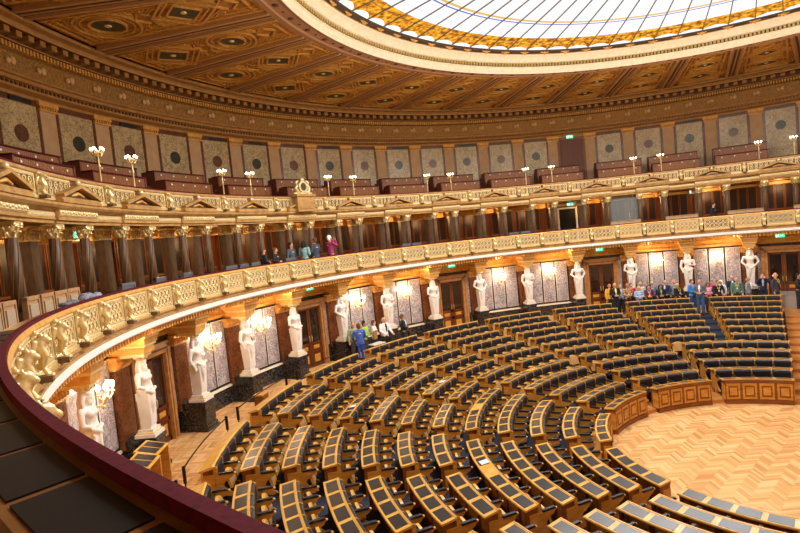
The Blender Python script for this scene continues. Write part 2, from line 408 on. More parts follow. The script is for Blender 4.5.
def course(name, R0, R1, z0, z1, w, stp, m, ball=None):
    b = MB(); n = int((A1 - A0) / stp)
    for i in range(n):
        a = A0 + stp * i; ca, sa = math.cos(rad(a)), math.sin(rad(a)); q = MB()
        if ball: q.ball((R0, 0, z0), ball, 8); q.ball((R0, w * .5, z0 - .03), (ball[0], ball[1] * .8, ball[2] * .8), 8)
        else: q.box(R0, R1, -w / 2, w / 2, z0, z1)
        b.add([(x * ca - y * sa, x * sa + y * ca, z) for x, y, z in q.v], q.f, 0, bool(ball))
    return struct(b.build(name, m))
course('trim_cornice_gold_course', 20.08, 20.3, 13.01, 13.16, .07, .36, M['goldstone'])
course('trim_cornice_modillions', 19.86, 20.16, 13.3, 13.46, .2, 1.25, M['corn'])
course('trim_cornice_shells', 20.22, 0, 12.72, 0, .34, 3.15, M['shell'], (.06, .11, .13))
course('trim_cornice_dentils', 20.31, 20.4, 12.11, 12.19, .07, .45, M['cornd'])
# ceiling soffit with ribs, coffers and medallions
CZ = 13.8
ceil = struct(ring('ceiling', [(19.6, CZ + .03), (13.3, CZ + .03)], A0 - 3, A1 + 3, M['ceil'], 1.5))
RIB0, RIBS = 95.9, 9.5
def coffer_bay(odd):
    b = MB(); half = rad(RIBS) / 2
    def P(R, ph, z): return (R * math.cos(ph) - 16.45, R * math.sin(ph), z)
    def bar(p, q, w, dz, m, z0=.03):                           # p,q = (R,phi); straight moulding under the ceiling
        a = Vector(P(p[0], p[1], 0)); c = Vector(P(q[0], q[1], 0)); d = (c - a).normalized(); nrm = Vector((-d.y, d.x, 0)) * w / 2
        L = [a + nrm, a - nrm, c - nrm, c + nrm]
        b.add([(v.x, v.y, z0) for v in L] + [(v.x, v.y, -dz) for v in L], [(0, 1, 2, 3), (7, 6, 5, 4), (0, 4, 5, 1), (1, 5, 6, 2), (2, 6, 7, 3), (3, 7, 4, 0)], m)
    e = half - .012
    for s in (-1, 1):
        for off, w, dz in ((0., .07, .05), (.012, .04, .03), (.022, .03, .02)):
            bar((19.45, s * (e - .02 - off * .8)), (13.45, s * (e - .02 - off * 1.1)), w, dz, 1)
    for R in (19.4, 13.5, 18.95, 19.15, 13.75):
        bar((R, -e + .02), (R, e - .02), .05, .03, 1)
    for i, R in enumerate((18.03, 15.6, 13.5 + 1.0 * 0)):
        if R < 13.6: R = 13.5
        rr = R * math.sin(half) * .62; c = P(R, 0, 0)
        if i == 2: break
        if (i + odd) % 2 == 0:
            for r0, w, dz in ((rr, .07, .05), (rr * .8, .05, .035), (rr * .55, .06, .06)):
                n = 24
                for k in range(n):
                    t0, t1 = 2 * PI * k / n, 2 * PI * (k + 1) / n; vs = []
                    for t_ in (t0, t1):
                        for r, z in ((r0 - w / 2, .03), (r0 - w / 2, -dz), (r0 + w / 2, -dz), (r0 + w / 2, .03)):
                            vs.append((c[0] + r * math.cos(t_), c[1] + r * math.sin(t_), z))
                    b.add(vs, [(0, 1, 5, 4), (1, 2, 6, 5), (2, 3, 7, 6)], 1)
            n = 20; b.add([(c[0] + rr * .45 * math.cos(2 * PI * k / n), c[1] + rr * .45 * math.sin(2 * PI * k / n), -.02) for k in range(n)], [tuple(range(n))], 2)
            b.ball((c[0], c[1], -.02), (rr * .12, rr * .12, .04), 10, 3)
        else:
            for f, w, dz in ((1.25, .07, .05), (1.0, .05, .035), (.7, .06, .06)):
                q = rr * f; pts = [(c[0] - q * 1.0, c[1]), (c[0], c[1] - q), (c[0] + q * 1.0, c[1]), (c[0], c[1] + q)]
                for k in range(4):
                    a_, c_ = Vector(pts[k]), Vector(pts[(k + 1) % 4]); d = (c_ - a_).normalized(); nn = Vector((-d.y, d.x)) * w / 2
                    L = [a_ + nn, a_ - nn, c_ - nn, c_ + nn]
                    b.add([(v.x, v.y, .03) for v in L] + [(v.x, v.y, -dz) for v in L], [(7, 6, 5, 4), (0, 4, 5, 1), (1, 5, 6, 2), (2, 6, 7, 3), (3, 7, 4, 0)], 1)
            q = rr * .62; b.add([(c[0] - q, c[1], -.02), (c[0], c[1] - q, -.02), (c[0] + q, c[1], -.02), (c[0], c[1] + q, -.02)], [(0, 1, 2, 3)], 2)
            b.ball((c[0], c[1], -.02), (rr * .12, rr * .12, .04), 10, 3)
    # diagonal lacework between the medallions
    for R0, R1 in ((18.9, 17.0), (16.7, 14.6)):
        Rm = (R0 + R1) / 2
        for s in (-1, 1):
            for f in (.97, .88, .79):
                bar((R0, s * e * f * .86), (Rm, s * e * (f - .0) * .95), .035, .03, 1)
                bar((Rm, s * e * f * .95), (R1, s * e * f * .86), .035, .03, 1)
    for R0, R1 in ((18.9, 17.1), (16.6, 14.6)):
        for s in (-1, 1):
            for f in (0., .18, .36, .54):
                Ra = R0 + (R1 - R0) * f * .5; bar((Ra, s * (e - .03)), (R0 + .1, s * (e - .03) * (1 - f) * .6), .03, .03, 1)
                Ra = R1 + (R0 - R1) * f * .5; bar((Ra, s * (e - .03)), (R1 - .1, s * (e - .03) * (1 - f) * .6), .03, .03, 1)
    for R in (16.85, 16.7, 14.35, 14.2):
        for s in (-1, 1): bar((R, s * (e - .05)), (R + (.28 if R in (16.85, 14.35) else -.28), 0.), .05, .035, 1)
    return b
cof = [coffer_bay(i).mesh('coffer_panel', [M['ceil'], M['ceilmould'], M['med'], M['gold']]) for i in (0, 1)]
rb = MB(); w = .2
rb.box(-3.05, 3.05, -.3, .3, -.06, .03, 0); rb.box(-3.05, 3.05, -.3, -.2, -.12, -.06, 0); rb.box(-3.05, 3.05, .2, .3, -.12, -.06, 0)
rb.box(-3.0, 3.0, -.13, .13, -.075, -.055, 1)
rb.box(-3.05, 3.05, -.03, .03, -.1, -.07, 0)
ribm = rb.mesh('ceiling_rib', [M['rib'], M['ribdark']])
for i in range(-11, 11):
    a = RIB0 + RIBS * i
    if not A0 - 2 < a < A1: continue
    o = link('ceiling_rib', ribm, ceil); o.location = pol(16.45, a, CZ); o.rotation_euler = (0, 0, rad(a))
    o = link('coffer_panel', cof[i % 2], ceil); o.location = pol(16.45, a + RIBS / 2, CZ); o.rotation_euler = (0, 0, rad(a + RIBS / 2))
# skylight surround
struct(ring('trim_skylight_rosette_band', [(13.4, CZ + .05), (13.4, 13.72), (13.2, 13.7), (13.15, 13.74), (12.78, 13.72), (12.72, 13.68), (12.64, 13.66)], A0 - 3, A1 + 3, M['rose'], 1.2))
b = MB()
for i in range(int((A1 - A0) / 2.375)):
    a = A0 + 1 + 2.375 * i; c = pol(12.97, a, 13.725); b.ball(c, (.11, .11, .03) if i % 2 else (.05, .05, .02), 8)
struct(b.build('trim_skylight_rosettes', M['ribdark']))
struct(ring('trim_skylight_stone_band', [(12.645, 13.66), (12.62, 13.66), (12.6, 13.7), (12.6, 13.74), (12.58, 13.76), (12.56, 13.9), (12.5, 13.93), (12.5, 13.95)], A0 - 3, A1 + 3, M['cream'], 1.2))
b = MB()
for i in range(int((A1 - A0) / .7)):
    a = A0 + .7 * i; ca, sa = math.cos(rad(a)), math.sin(rad(a)); q = MB().box(12.44, 12.52, -.042, .042, 13.97, 14.08)
    b.add([(x * ca - y * sa, x * sa + y * ca, z) for x, y, z in q.v], q.f)
struct(b.build('trim_skylight_beading', M['beadg']))
struct(ring('trim_skylight_cornice', [(12.53, 13.95), (12.52, 14.09), (12.42, 14.12), (12.4, 14.2), (12.36, 14.26), (12.3, 14.32), (12.22, 14.36), (12.2, 14.41), (12.26, 14.42)], A0 - 3, A1 + 3, [M['cornd'], M['cream']], 1.2, mi=[0, 1, 1, 1, 1, 1, 1, 1]))
struct(ring('trim_skylight_recess', [(12.26, 14.41), (12.22, 14.44), (11.94, 14.5), (11.94, 14.56)], A0 - 3, A1 + 3, M['recess'], 1.2))
# glass: a shallow cone of radial panes
GL0, GL1 = A0 - 3, A1 + 3
def gz(R): return (13.5 - .55) * 1.12 + (12.04 - R) * .14
g = struct(ring('window_skylight', [(11.97, gz(11.97)), (.3, gz(.3))], GL0, GL1, M['glass'], BARS if False else 2.))
b = MB()
i = 0
while BAR0 + BARS * i < GL1:
    a = BAR0 + BARS * i; i += 1
    R1 = 11.96; R2 = 1.5 if i % 2 else 3.5
    ca, sa = math.cos(rad(a)), math.sin(rad(a)); q = MB()
    q.add([(R1, -.02, gz(R1) - .04), (R1, .02, gz(R1) - .04), (R2, .014, gz(R2) - .04), (R2, -.014, gz(R2) - .04), (R1, -.02, gz(R1) + .02), (R1, .02, gz(R1) + .02), (R2, .014, gz(R2) + .02), (R2, -.014, gz(R2) + .02)],
          [(0, 1, 2, 3), (0, 4, 5, 1), (1, 5, 6, 2), (3, 2, 6, 7), (0, 3, 7, 4)])
    b.add([(x * ca - y * sa, x * sa + y * ca, z) for x, y, z in q.v], q.f)
b.build('glazing_bars', M['bar'], g)
# gilded palmettes on the rim, one under each bar
q = MB(); q.limb([(0, 0, -.02), (0, 0, .16)], [.05, .03], 8)
for s in (-1, 1):
    q.limb([(0, 0, .1), (-.02, s * .1, .19), (-.02, s * .17, .15)], [.035, .035, .03], 8)
    q.limb([(0, s * .02, .02), (-.01, s * .09, .03)], [.03, .03], 8)
q.ball((-.02, 0, .2), .05, 8)
pm = q.mesh('palmette', [M['goldstone']])
orn = struct(ring('trim_skylight_rim', [(12.24, 14.4), (12.17, 14.41), (12.17, 14.43), (12.24, 14.44)], GL0, GL1, M['stone'], 1.5))
i = 0
while BAR0 + BARS * i < GL1:
    a = BAR0 + BARS * i; i += 1
    o = link('palmette', pm, orn); o.location = pol(12.1, a, 14.43); o.rotation_euler = (0, 0, rad(a)); o.scale = (1.3, 1.9, 1.3)
# flat ceiling over the strip in front of the straight wall
b = MB(); b.box(-5., -.2 * 0 - 4.2, -23, 23, CZ + .06, CZ + .2); o = b.build('ceiling_strip', M['ceil']); o.rotation_euler = (0, 0, rad(AX)); struct(o)
# ================================================================== ground-floor wall
DOORB = [(SA[i] + SA[i + 1]) / 2 for i in (1, 4, 7, 10)] + [SA[13] - 4.921]
SCONB = [(SA[i] + SA[i + 1]) / 2 for i in range(13) if i not in (1, 4, 7, 10)]
SCON = SCONB
def statue_mesh(v):
    b = MB()
    # tapering draped shaft
    b.prof([(-.13, 0), (.13, 0), (.15, .5), (.17, .95), (-.15, .95), (-.14, .5)], -.15, .15)
    b.v = [(x, y * (1 + .35 * z / .95) if z > 0 else y, z) for x, y, z in b.v]
    b.ball((0, 0, .95), (.19, .235, .2), 16)
    for i in range(7):                                            # folds of the drapery
        y = -.18 + .06 * i; b.limb([(-.16, y, .9), (-.155, y * .8, .45), (-.14, y * .75, .1)], [.035, .026, .02], 6)
    b.limb([(-.17, -.22, 1.0), (-.22, 0, .9 - .04 * v), (-.17, .22, 1.02)], [.055, .06, .05], 8)
    b.limb([(-.2, .02 + .1 * (v % 2), .92), (-.21, .05, .62), (-.17, .05, .42)], [.05, .06, .04], 8)
    # torso
    b.limb([(0, 0, 1.0), (0, 0, 1.16), (-.01, 0, 1.34)], [.17, .155, .185], 14)
    b.ball((0, 0, 1.38), (.15, .25, .12), 16)
    b.ball((-.11, .09, 1.32), (.08, .095, .08), 12); b.ball((-.11, -.09, 1.32), (.08, .095, .08), 12)
    for s in (-1, 1): b.ball((0, s * .25, 1.4), (.085, .085, .09), 12)
    b.limb([(0, 0, 1.42), (-.01, 0, 1.56)], [.075, .07], 12)
    # head, face, hair, beard
    b.ball((-.02, 0, 1.66), (.105, .09, .13), 16)
    b.limb([(-.115, 0, 1.68), (-.145, 0, 1.635)], [.012, .02], 6)
    b.ball((-.105, 0, 1.72), (.025, .07, .018), 8); b.ball((-.11, 0, 1.6), (.03, .03, .012), 8); b.ball((-.09, 0, 1.565), (.035, .035, .03), 8)
    for s in (-1, 1):
        b.ball((-.1, s * .035, 1.69), (.018, .018, .012), 6)
        b.limb([(.0, s * .09, 1.74), (.01, s * .125, 1.6), (-.02, s * .15, 1.44)], [.05, .05, .035], 8)
        b.limb([(.05, s * .06, 1.74), (.08, s * .08, 1.58), (.09, s * .09, 1.42)], [.06, .06, .045], 8)
    if v % 2 == 0: b.ball((-.09, 0, 1.545), (.06, .065, .075), 10)
    b.ball((0, 0, 1.76), (.13, .125, .06), 14)
    def arm(pts, hand): 
        b.limb(pts, [.075, .062, .045], 10)
        h = Vector(hand); w = Vector(pts[-1]); d = (h - w).normalized(); b.ball((w + h) / 2, .045, 8)
        sd = d.cross(Vector((1, 0, 0))).normalized()
        for k in range(4): b.limb([w + d * .03 + sd * (k - 1.5) * .022, h + sd * (k - 1.5) * .022 + d * (.02 if k in (1, 2) else 0)], [.014, .012], 6)
        b.limb([w + sd * .03, w + sd * .07 + d * .05], [.015, .012], 6)
    if v == 0:
        arm([(0, .27, 1.4), (-.04, .34, 1.14), (-.17, .14, 1.05)], (-.2, .04, 1.05)); arm([(0, -.27, 1.4), (.02, -.31, 1.14), (-.1, -.24, .92)], (-.12, -.22, .82))
    elif v == 1:
        arm([(0, .27, 1.4), (.02, .33, 1.13), (-.08, .26, .88)], (-.1, .25, .78)); arm([(0, -.27, 1.4), (-.05, -.33, 1.16), (-.18, -.12, 1.2)], (-.2, -.02, 1.22))
    else:
        arm([(0, .27, 1.4), (-.02, .37, 1.18), (-.16, .2, .98)], (-.2, .12, .95)); arm([(0, -.27, 1.4), (-.02, -.37, 1.18), (-.16, -.2, .98)], (-.2, -.12, .95))
    return remeshed('figure', b, .016, M['white'], 1)
SM = [statue_mesh(v) for v in range(3)]
pl = MB(); pl.box(-.27, .27, -.27, .27, 0, .09, 0); pl.box(-.24, .24, -.24, .24, .09, .13, 1); pl.box(-.2, .2, -.21, .21, .13, .2, 0); plm = pl.mesh('plinth', [M['white'], M['goldb']])
cr = MB(); cr.lathe([(.13, 0), (.15, .02), (.13, .05), (.18, .09)], seg=16)
for k in range(10): cr.ball((.15 * math.cos(k * PI / 5), .15 * math.sin(k * PI / 5), .06), (.035, .035, .045), 6)
crm = cr.mesh('crown', [M['goldb']])
pd = MB(); pd.box(-.33, .75, -.33, .33, 0, .1, 0); pd.box(-.3, .75, -.3, .3, .1, .2, 0); pd.box(-.27, .75, -.27, .27, .2, .82, 0); pd.box(-.3, .75, -.3, .3, .82, .9, 0)
pdm = pd.mesh('pedestal', [M['black']])
ip = MB(); ip.box(-.2, .72, -.2, .2, 0, .08, 1); ip.box(-.26, .72, -.27, .27, .08, .24, 0); ip.box(-.3, .72, -.31, .31, .24, .3, 1)
ip.box(-.33, .72, -.35, .35, .3, .44, 0); ip.box(-.37, .72, -.38, .38, .44, .5, 1); ip.box(-.42, .72, -.42, .42, .5, .72, 0)
for k in range(7): ip.box(-.45, -.41, -.36 + .115 * k, -.31 + .115 * k, .56, .66, 1)
ipm = ip.mesh('impost', [M['goldstone'], M['goldb']])
pilm = MB(); pilm.box(-.14, .2, -.33, .33, 0, 2.15, 0, 1); pilm.box(-.17, .2, -.36, .36, 2.15, 2.2, 1); pilm.box(-.2, .2, -.38, .38, 2.2, 2.42, 1); pilm.box(-.23, .2, -.42, .42, 2.42, 2.5, 1)
for k in range(6): pilm.ball((-.2, -.32 + .128 * k, 2.3), (.05, .05, .09), 6, 1)
pilm = pilm.mesh('pilaster', [M['wallbrown'], M['goldstone']])
for i, a in enumerate(SA):
    who = ['%s white marble caryatid statue from the left, standing on its black pedestal' % ORD[i + 1]][0]
    t = thing('caryatid_statue', RS, a, ZP + .915, who, 'statue', 'white caryatids along the ground-floor wall')
    o = link('figure', SM[(0, 0, 1, 1, 0, 2, 1, 0, 2, 1, 2, 0, 1, 2)[i]], t); o.location = (0, 0, .2); o.scale = (1, 1, 1.0)
    link('plinth', plm, t); o = link('crown', crm, t); o.location = (0, 0, 2.0); o['label'] = 'gilded crown'
    o = tag(link('statue_pedestal', pdm), 'black marble pedestal under the %s white statue from the left' % ORD[i + 1], 'pedestal', 'black pedestals of the statues')
    o.location = pol(RS, a, ZP); o.rotation_euler = (0, 0, rad(a))
    o = struct(link('trim_impost_%d' % (i + 1), ipm)); o.location = pol(RS, a, ZP + .915 + 2.09); o.rotation_euler = (0, 0, rad(a)); o.scale = (1, 1, .785 / .72)
    o = struct(link('trim_pilaster_%d' % (i + 1), pilm)); o.location = pol(17.45, a, 2.02); o.rotation_euler = (0, 0, rad(a)); o.scale = (1, 1, .96)
# dado
def bay_local(fn, a, R0=17.5): pass
R0 = 17.48
def dado(y0, y1):
    b = MB(); n = 4
    b.box(-.06, .05, y0, y1, 0, .14, 0, n); b.box(-.03, .05, y0, y1, .14, .6, 0, n); b.box(-.06, .05, y0, y1, .6, .68, 1, n); return b
HB = rad(9.842) * R0 / 2
db = dado(-HB, HB)
db.v = list(db.v)
dadom = db.bend(R0).mesh('dado', [M['black'], M['cream']])
# marble panelling of a sconce bay: three slabs in black and cream borders
pb = MB(); z0, z1 = .72, 3.12
pb.box(-.03, .05, -1.16, 1.16, z0, z1, 0, 6)
for y0, y1 in ((-1.09, -.43), (-.34, .34), (.43, 1.09)):
    pb.box(-.045, 0, y0, y1, z0 + .07, z1 - .07, 1, 2); pb.box(-.055, 0, y0 + .018, y1 - .018, z0 + .088, z1 - .088, 2, 2)
panm = pb.bend(R0).mesh('marble_panelling', [M['blackframe'], M['cream'], M['pmarble']])
for j, a in enumerate(SCONB):
    o = struct(link('wall_panelling_%d' % (j + 1), panm)); o.location = pol(R0, a, ZP); o.rotation_euler = (0, 0, rad(a))
    o = struct(link('baseboard_%d' % (j + 1), dadom)); o.location = pol(R0, a, ZP); o.rotation_euler = (0, 0, rad(a))
# sconces
def sconce():
    t = bpy.data.objects.new('wall_sconce', None); C.objects.link(t)
    b = MB(); b.disc((.0, 0, 0), .1, .04, 16); b.limb([(0, 0, -.08), (-.12, 0, -.2), (-.3, 0, -.16), (-.38, 0, 0)], [.03, .03, .03, .035], 8)
    b.limb([(-.02, 0, .02), (-.1, 0, .14), (-.05, 0, .26)], [.02, .02, .02], 6); b.ball((-.38, 0, .02), (.07, .07, .05), 10)
    b.ball((-.3, 0, -.2), (.05, .05, .06), 8); b.build('bracket', M['goldb'], t)
    for k in range(5):
        th = PI * .5 + PI * k / 4; c = (-.34 + .24 * math.cos(th) * .8, .24 * math.sin(th), .1) if k != 2 else (-.56, 0, .12)
        b = MB(); b.limb([(-.38, 0, .02), ((c[0] - .38) / 2, c[1] * .6, -.03), (c[0], c[1], c[2] - .02)], [.018, .018, .018], 6); b.lathe([(.02, 0), (.05, .03), (.03, .04)], c, 10)
        br = b.build('candle_arm', M['goldb'], t)
        b = MB(); b.lathe([(.02, .04), (.02, .14)], c, 8, 1); b.ball((c[0], c[1], c[2] + .2), (.05, .05, .075), 10, 0)
        b.build('bulb', [M['bulb'], M['white']], br)
    return Proto(t)
P = sconce()
for j, a in enumerate(SCONB):
    P.put(17.4, a, 3.72, 'gilded wall sconce with five lit candles, %s sconce from the left' % ORD[j + 1], 'sconce', 'wall sconces between the statues')
# doors with their surrounds
def door():
    t = bpy.data.objects.new('door', None); C.objects.link(t); W = 2.3
    # surround
    for k, (w_, d, m) in enumerate(((1.02, .12, 'wallbrown'), (.95, .16, 'stone'), (.88, .1, 'wallbrown'), (.82, .2, 'stone'))):
        pass
    b = MB()
    b.box(-.1, .05, -1.16, -.98, .72, 3.05, 2); b.box(-.1, .05, .98, 1.16, .72, 3.05, 2); b.box(-.06, .05, -1.2, 1.2, 3.0, 3.12, 3)
    b.box(-.12, .05, -1.14, -.99, .8, 2.98, 4); b.box(-.12, .05, .99, 1.14, .8, 2.98, 4)
    b.box(-.1, .05, -1.16, -.98, 0, .7, 3); b.box(-.1, .05, .98, 1.16, 0, .7, 3)
    for y, w_, d in ((.97, .12, -.2), (.85, .1, -.16), (.75, .06, -.22)):
        for s in (-1, 1): b.box(d, .05, min(s * y, s * (y - w_)), max(s * y, s * (y - w_)), 0, 2.74 + (y - .75) * .7, 5)
        b.box(d, .05, -y, y, 2.66 + (y - .75) * .7, 2.78 + (y - .75) * .7, 5)
        b.box(d - .02, .05, -y, y, 2.76 + (y - .75) * .7, 2.78 + (y - .75) * .7, 1)
    b.box(-.2, .05, -1.0, 1.0, 2.93, 2.99, 5)
    b.build('door_surround', [M['wallbrown'], M['stone'], M['blackframe'], M['black'], M['pmarble'], M['surround']], t)
    for s in (-1, 1):
        b = MB(); y0, y1 = (.01, .69) if s > 0 else (-.69, -.01); 
        def bx(a, c, z0, z1, x0, x1, m): b.box(x0, x1, min(s * a, s * c), max(s * a, s * c), z0, z1, m)
        bx(.01, .1, 0, 2.68, -.1, -.04, 0); bx(.6, .69, 0, 2.68, -.1, -.04, 0); bx(.01, .69, 0, .12, -.1, -.04, 0); bx(.01, .69, 2.56, 2.68, -.1, -.04, 0)
        bx(.01, .69, .62, .74, -.1, -.04, 0); bx(.01, .69, 1.0, 1.1, -.1, -.04, 0); bx(.1, .6, .12, .62, -.07, -.04, 0); bx(.18, .52, .2, .54, -.085, -.05, 1)
        bx(.1, .6, .74, 1.0, -.07, -.04, 0); bx(.18, .52, .79, .95, -.085, -.05, 1)
        lf = b.build('door_leaf', [M['door'], M['desk']], t)
        b = MB(); bx(.1, .6, 1.1, 2.56, -.075, -.06, 0); b.build('glass_pane', M['doorglass'], lf)
        b = MB(); b.limb([(-.12, s * .07, 1.15), (-.14, s * .07, 1.2), (-.14, s * .07, 1.35), (-.12, s * .07, 1.4)], [.012] * 4, 6); b.build('door_handle', M['goldb'], lf)
    return Proto(t)
P = door()
for j, a in enumerate(DOORB):
    o = P.put(17.5, a, ZP, None, None); o.name = 'door_%d' % (j + 1); struct(o)
    if 'label' in o: del o['label']
# exit signs
def exit_sign():
    t = bpy.data.objects.new('exit_sign', None); C.objects.link(t)
    b = MB(); b.box(-.03, .03, -.2, .2, -.09, .09, 0); b.build('lit_panel', M['exit'], t)
    b = MB(); x = -.034                                            # running figure and arrow
    def q(pts): b.add([(x, y, z) for y, z in pts], [tuple(range(len(pts)))])
    b.disc((x, .06, .055), .016, .004, 10)
    for (y0, z0), (y1, z1), w_ in (((.06, .035), (.075, -.01), .022), ((.075, -.01), (.045, -.03), .014), ((.045, -.03), (.05, -.065), .012), ((.08, -.01), (.11, -.05), .014), ((.055, .03), (.03, .01), .01), ((.065, .03), (.1, .01), .01)):
        d = Vector((y1 - y0, z1 - z0)).normalized(); n = Vector((-d.y, d.x)) * w_ / 2
        q([(y0 + n.x, z0 + n.y), (y0 - n.x, z0 - n.y), (y1 - n.x, z1 - n.y), (y1 + n.x, z1 + n.y)])
    q([(-.02, .012), (-.02, -.012), (-.09, -.012), (-.09, .012)]); q([(-.09, .035), (-.09, -.035), (-.14, 0)])
    q([(.14, .06), (.14, -.065), (.17, -.065), (.17, .06)])
    b.build('pictogram', M['exitw'], t)
    b = MB(); b.box(-.008, .008, -.12, -.1, .09, .2); b.box(-.008, .008, .1, .12, .09, .2); b.build('hanger', M['greymetal'], t)
    return Proto(t)
P = exit_sign()
for a, w_ in ((122.9, 'far-left'), (93.4, 'door beside the group with the man in blue'), (63.8, 'middle'), (34.5, 'door left of the large visitor group'), (5.1, 'rightmost')):
    lab = {'far-left': 'green exit sign above the leftmost ground-floor door', 'middle': 'green exit sign above the third ground-floor door from the left',
           'rightmost': 'green exit sign above the rightmost ground-floor door'}.get(w_, 'green exit sign above the ' + w_)
    P.put(17.1, a, 4.88, lab, 'exit sign', 'green exit signs')
P.put(17.9, 128.3, 7.62, 'green exit sign hanging in the left part of the column gallery', 'exit sign', 'green exit signs')
P.put(20.3, 35.6, 11.75, 'green exit sign above the wooden door of the top gallery', 'exit sign', 'green exit signs')
P.put(18.9, 37.5, 7.6, 'small exit sign beside the open doorway in the column gallery', 'exit sign', 'green exit signs')
P.put(18.9, 17.0, 7.6, 'small exit sign above the dark-clad visitor in the column gallery', 'exit sign', 'green exit signs')

# ================================================================== balustrades
def open_panel(half, h, rows, cols, R):
    b = MB()
    b.box(-.03, .03, -half, half, 0, .04, 1, 3); b.box(-.03, .03, -half, half, h - .04, h, 1, 3); b.box(-.03, .03, -half, -half + .05, .05, h - .05, 0); b.box(-.03, .03, half - .05, half, .05, h - .05, 0)
    b.box(-.04, .04, -half, half, .05, .065, 1, 3); b.box(-.04, .04, -half, half, h - .065, h - .05, 1, 3)
    iw = 2 * half - .12; ih = h - .14; cw = iw / cols; ch = ih / rows; r = min(cw, ch) / 2
    for i in range(cols):
        for j in range(rows):
            y, z = -half + .06 + cw * (i + .5), .07 + ch * (j + .5)
            b.annulus((0, y, z), r * .64, r * 1.02, .05, 14, 1); b.ball((0, y, z), (.02, r * .3, r * .3), 6, 1)
    for i in range(cols + 1):
        for j in range(rows + 1):
            y, z = -half + .06 + cw * i, .07 + ch * j; q = r * .3
            b.add([(x, y + dy, z + dz) for x in (-.015, .015) for dy, dz in ((q, 0), (0, q), (-q, 0), (0, -q))], [(0, 1, 2, 3), (7, 6, 5, 4), (0, 4, 5, 1), (1, 5, 6, 2), (2, 6, 7, 3), (3, 7, 4, 0)], 1)
    return b.bend(R)
post = MB(); post.box(-.04, .05, -.08, .08, 0, .6); post.box(-.09, .05, -.09, .09, .56, .62)
post.ball((-.14, 0, .5), (.07, .06, .07), 12); post.ball((-.2, 0, .47), (.04, .04, .035), 8); post.ball((-.1, 0, .44), (.08, .09, .09), 12)
for s in (-1, 1):
    post.ball((-.12, s * .05, .56), (.02, .015, .03), 6); post.limb([(-.1, s * .05, .42), (-.15, s * .045, .28), (-.11, s * .04, .14), (-.15, s * .04, .05)], [.05, .042, .024, .028], 8)
    post.ball((-.18, s * .045, .03), (.05, .032, .028), 8); post.limb([(-.05, s * .08, .48), (-.03, s * .11, .36), (-.03, s * .09, .22)], [.04, .035, .02], 8)
    post.ball((-.11, s * .06, .37), (.05, .04, .08), 8)
post.limb([(-.08, 0, .4), (-.12, 0, .28), (-.08, 0, .12)], [.06, .05, .03], 8)
postm = remeshed('bracket_figure', post, .013, M['goldb'], 1)
pbm = MB().box(-.2, .06, -.11, .11, -.05, .03).mesh('bracket_block', [M['browncol']])
def balustrade(name, R, z, hh, half, angs, posts, label, rail, block):
    t = thing(name, 0, 0, 0, label, 'balustrade'); t.location = (0, 0, z); t.rotation_euler = (0, 0, 0)
    pm = open_panel(half, hh, 2, 5, R).mesh('openwork_panel', [M['gold'], M['goldb']])
    for a in angs:
        o = link('openwork_panel', pm, t); o.location = pol(R, a, .06); o.rotation_euler = (0, 0, rad(a))
    for a in posts:
        o = link('bracket_figure', postm, t); o.location = pol(R, a, .04); o.rotation_euler = (0, 0, rad(a)); o.scale = (1, .8, (hh + .06) / .62); o['label'] = 'gilded winged bracket figure'
        o = link('bracket_block', pbm, o); 
    ring('base_course', [(R - .05, 0), (R - .05, .06), (R + .06, .06), (R + .06, 0)], A0, A1, M['gold'], 1., True, parent=t)
    H = hh + .06
    ring('cornice_rail', [(R - .03, H), (R - .055, H + .02), (R - .055, H + .04), (R - .035, H + .09), (R + .0, H + .1), (R + .0, H)], A0, A1, M['goldstone'] if rail else M['stone'], 1., True, parent=t)
    ring('velvet_rail', [(R - .0, H + .09), (R - .04, H + .095), (R - .034, H + .13), (R + .025, H + .135), (R + .03, H + .09)], A0, A1, M['velvet'], .8, True, parent=t)['label'] = 'dark red velvet strip'
PA = [7.37 + 4.921 * j for j in range(-3, 38)]
balustrade('lower_balustrade', 16.05, 5.48, .54, .56, [a + 2.46 for a in PA], PA, 'gilded openwork balustrade of the lower gallery with a dark red velvet rail', True, True)
PU = [AX + 4.921 * j for j in range(-20, 21)]
balustrade('upper_balustrade', 17.16, 8.26, .43, .6, [a + 2.46 for a in PU], PU[1::2], 'gilded openwork balustrade of the top gallery above the column entablature', False, False)
# ================================================================== loggia: columns, piers, entablature blocks, pediments
cm = MB(); cm.lathe([(.2, 0), (.2, .06), (.17, .1), (.155, .14), (.15, .7)], seg=16, m=1); shaft = []
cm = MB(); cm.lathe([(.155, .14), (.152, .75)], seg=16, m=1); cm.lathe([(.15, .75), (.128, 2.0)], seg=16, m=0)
for k in range(8):                                                 # spiral reeding
    for part, (za, zb) in enumerate(((.75, 2.0),)):
        pts = []; 
        for i in range(9):
            z = za + (zb - za) * i / 8; th = k * PI / 4 + 1.6 * i / 8; r = .15 - .022 * (z - .75) / 1.25; pts.append((r * math.cos(th), r * math.sin(th), z))
        cm.limb(pts, [.014] * 9, 5, 0)
shm = cm.mesh('column_shaft', [M['browncol'], M['browndark']])
cb = MB(); cb.box(-.21, .21, -.21, .21, 0, .06); cb.lathe([(.2, .06), (.2, .1), (.17, .12), (.18, .14)], seg=16); cbm = cb.mesh('column_base', [M['browndark']])
cc = MB(); cc.lathe([(.125, 0), (.14, .02), (.13, .04), (.15, .2), (.2, .36)], seg=12); cc.box(-.2, .2, -.2, .2, .36, .4)
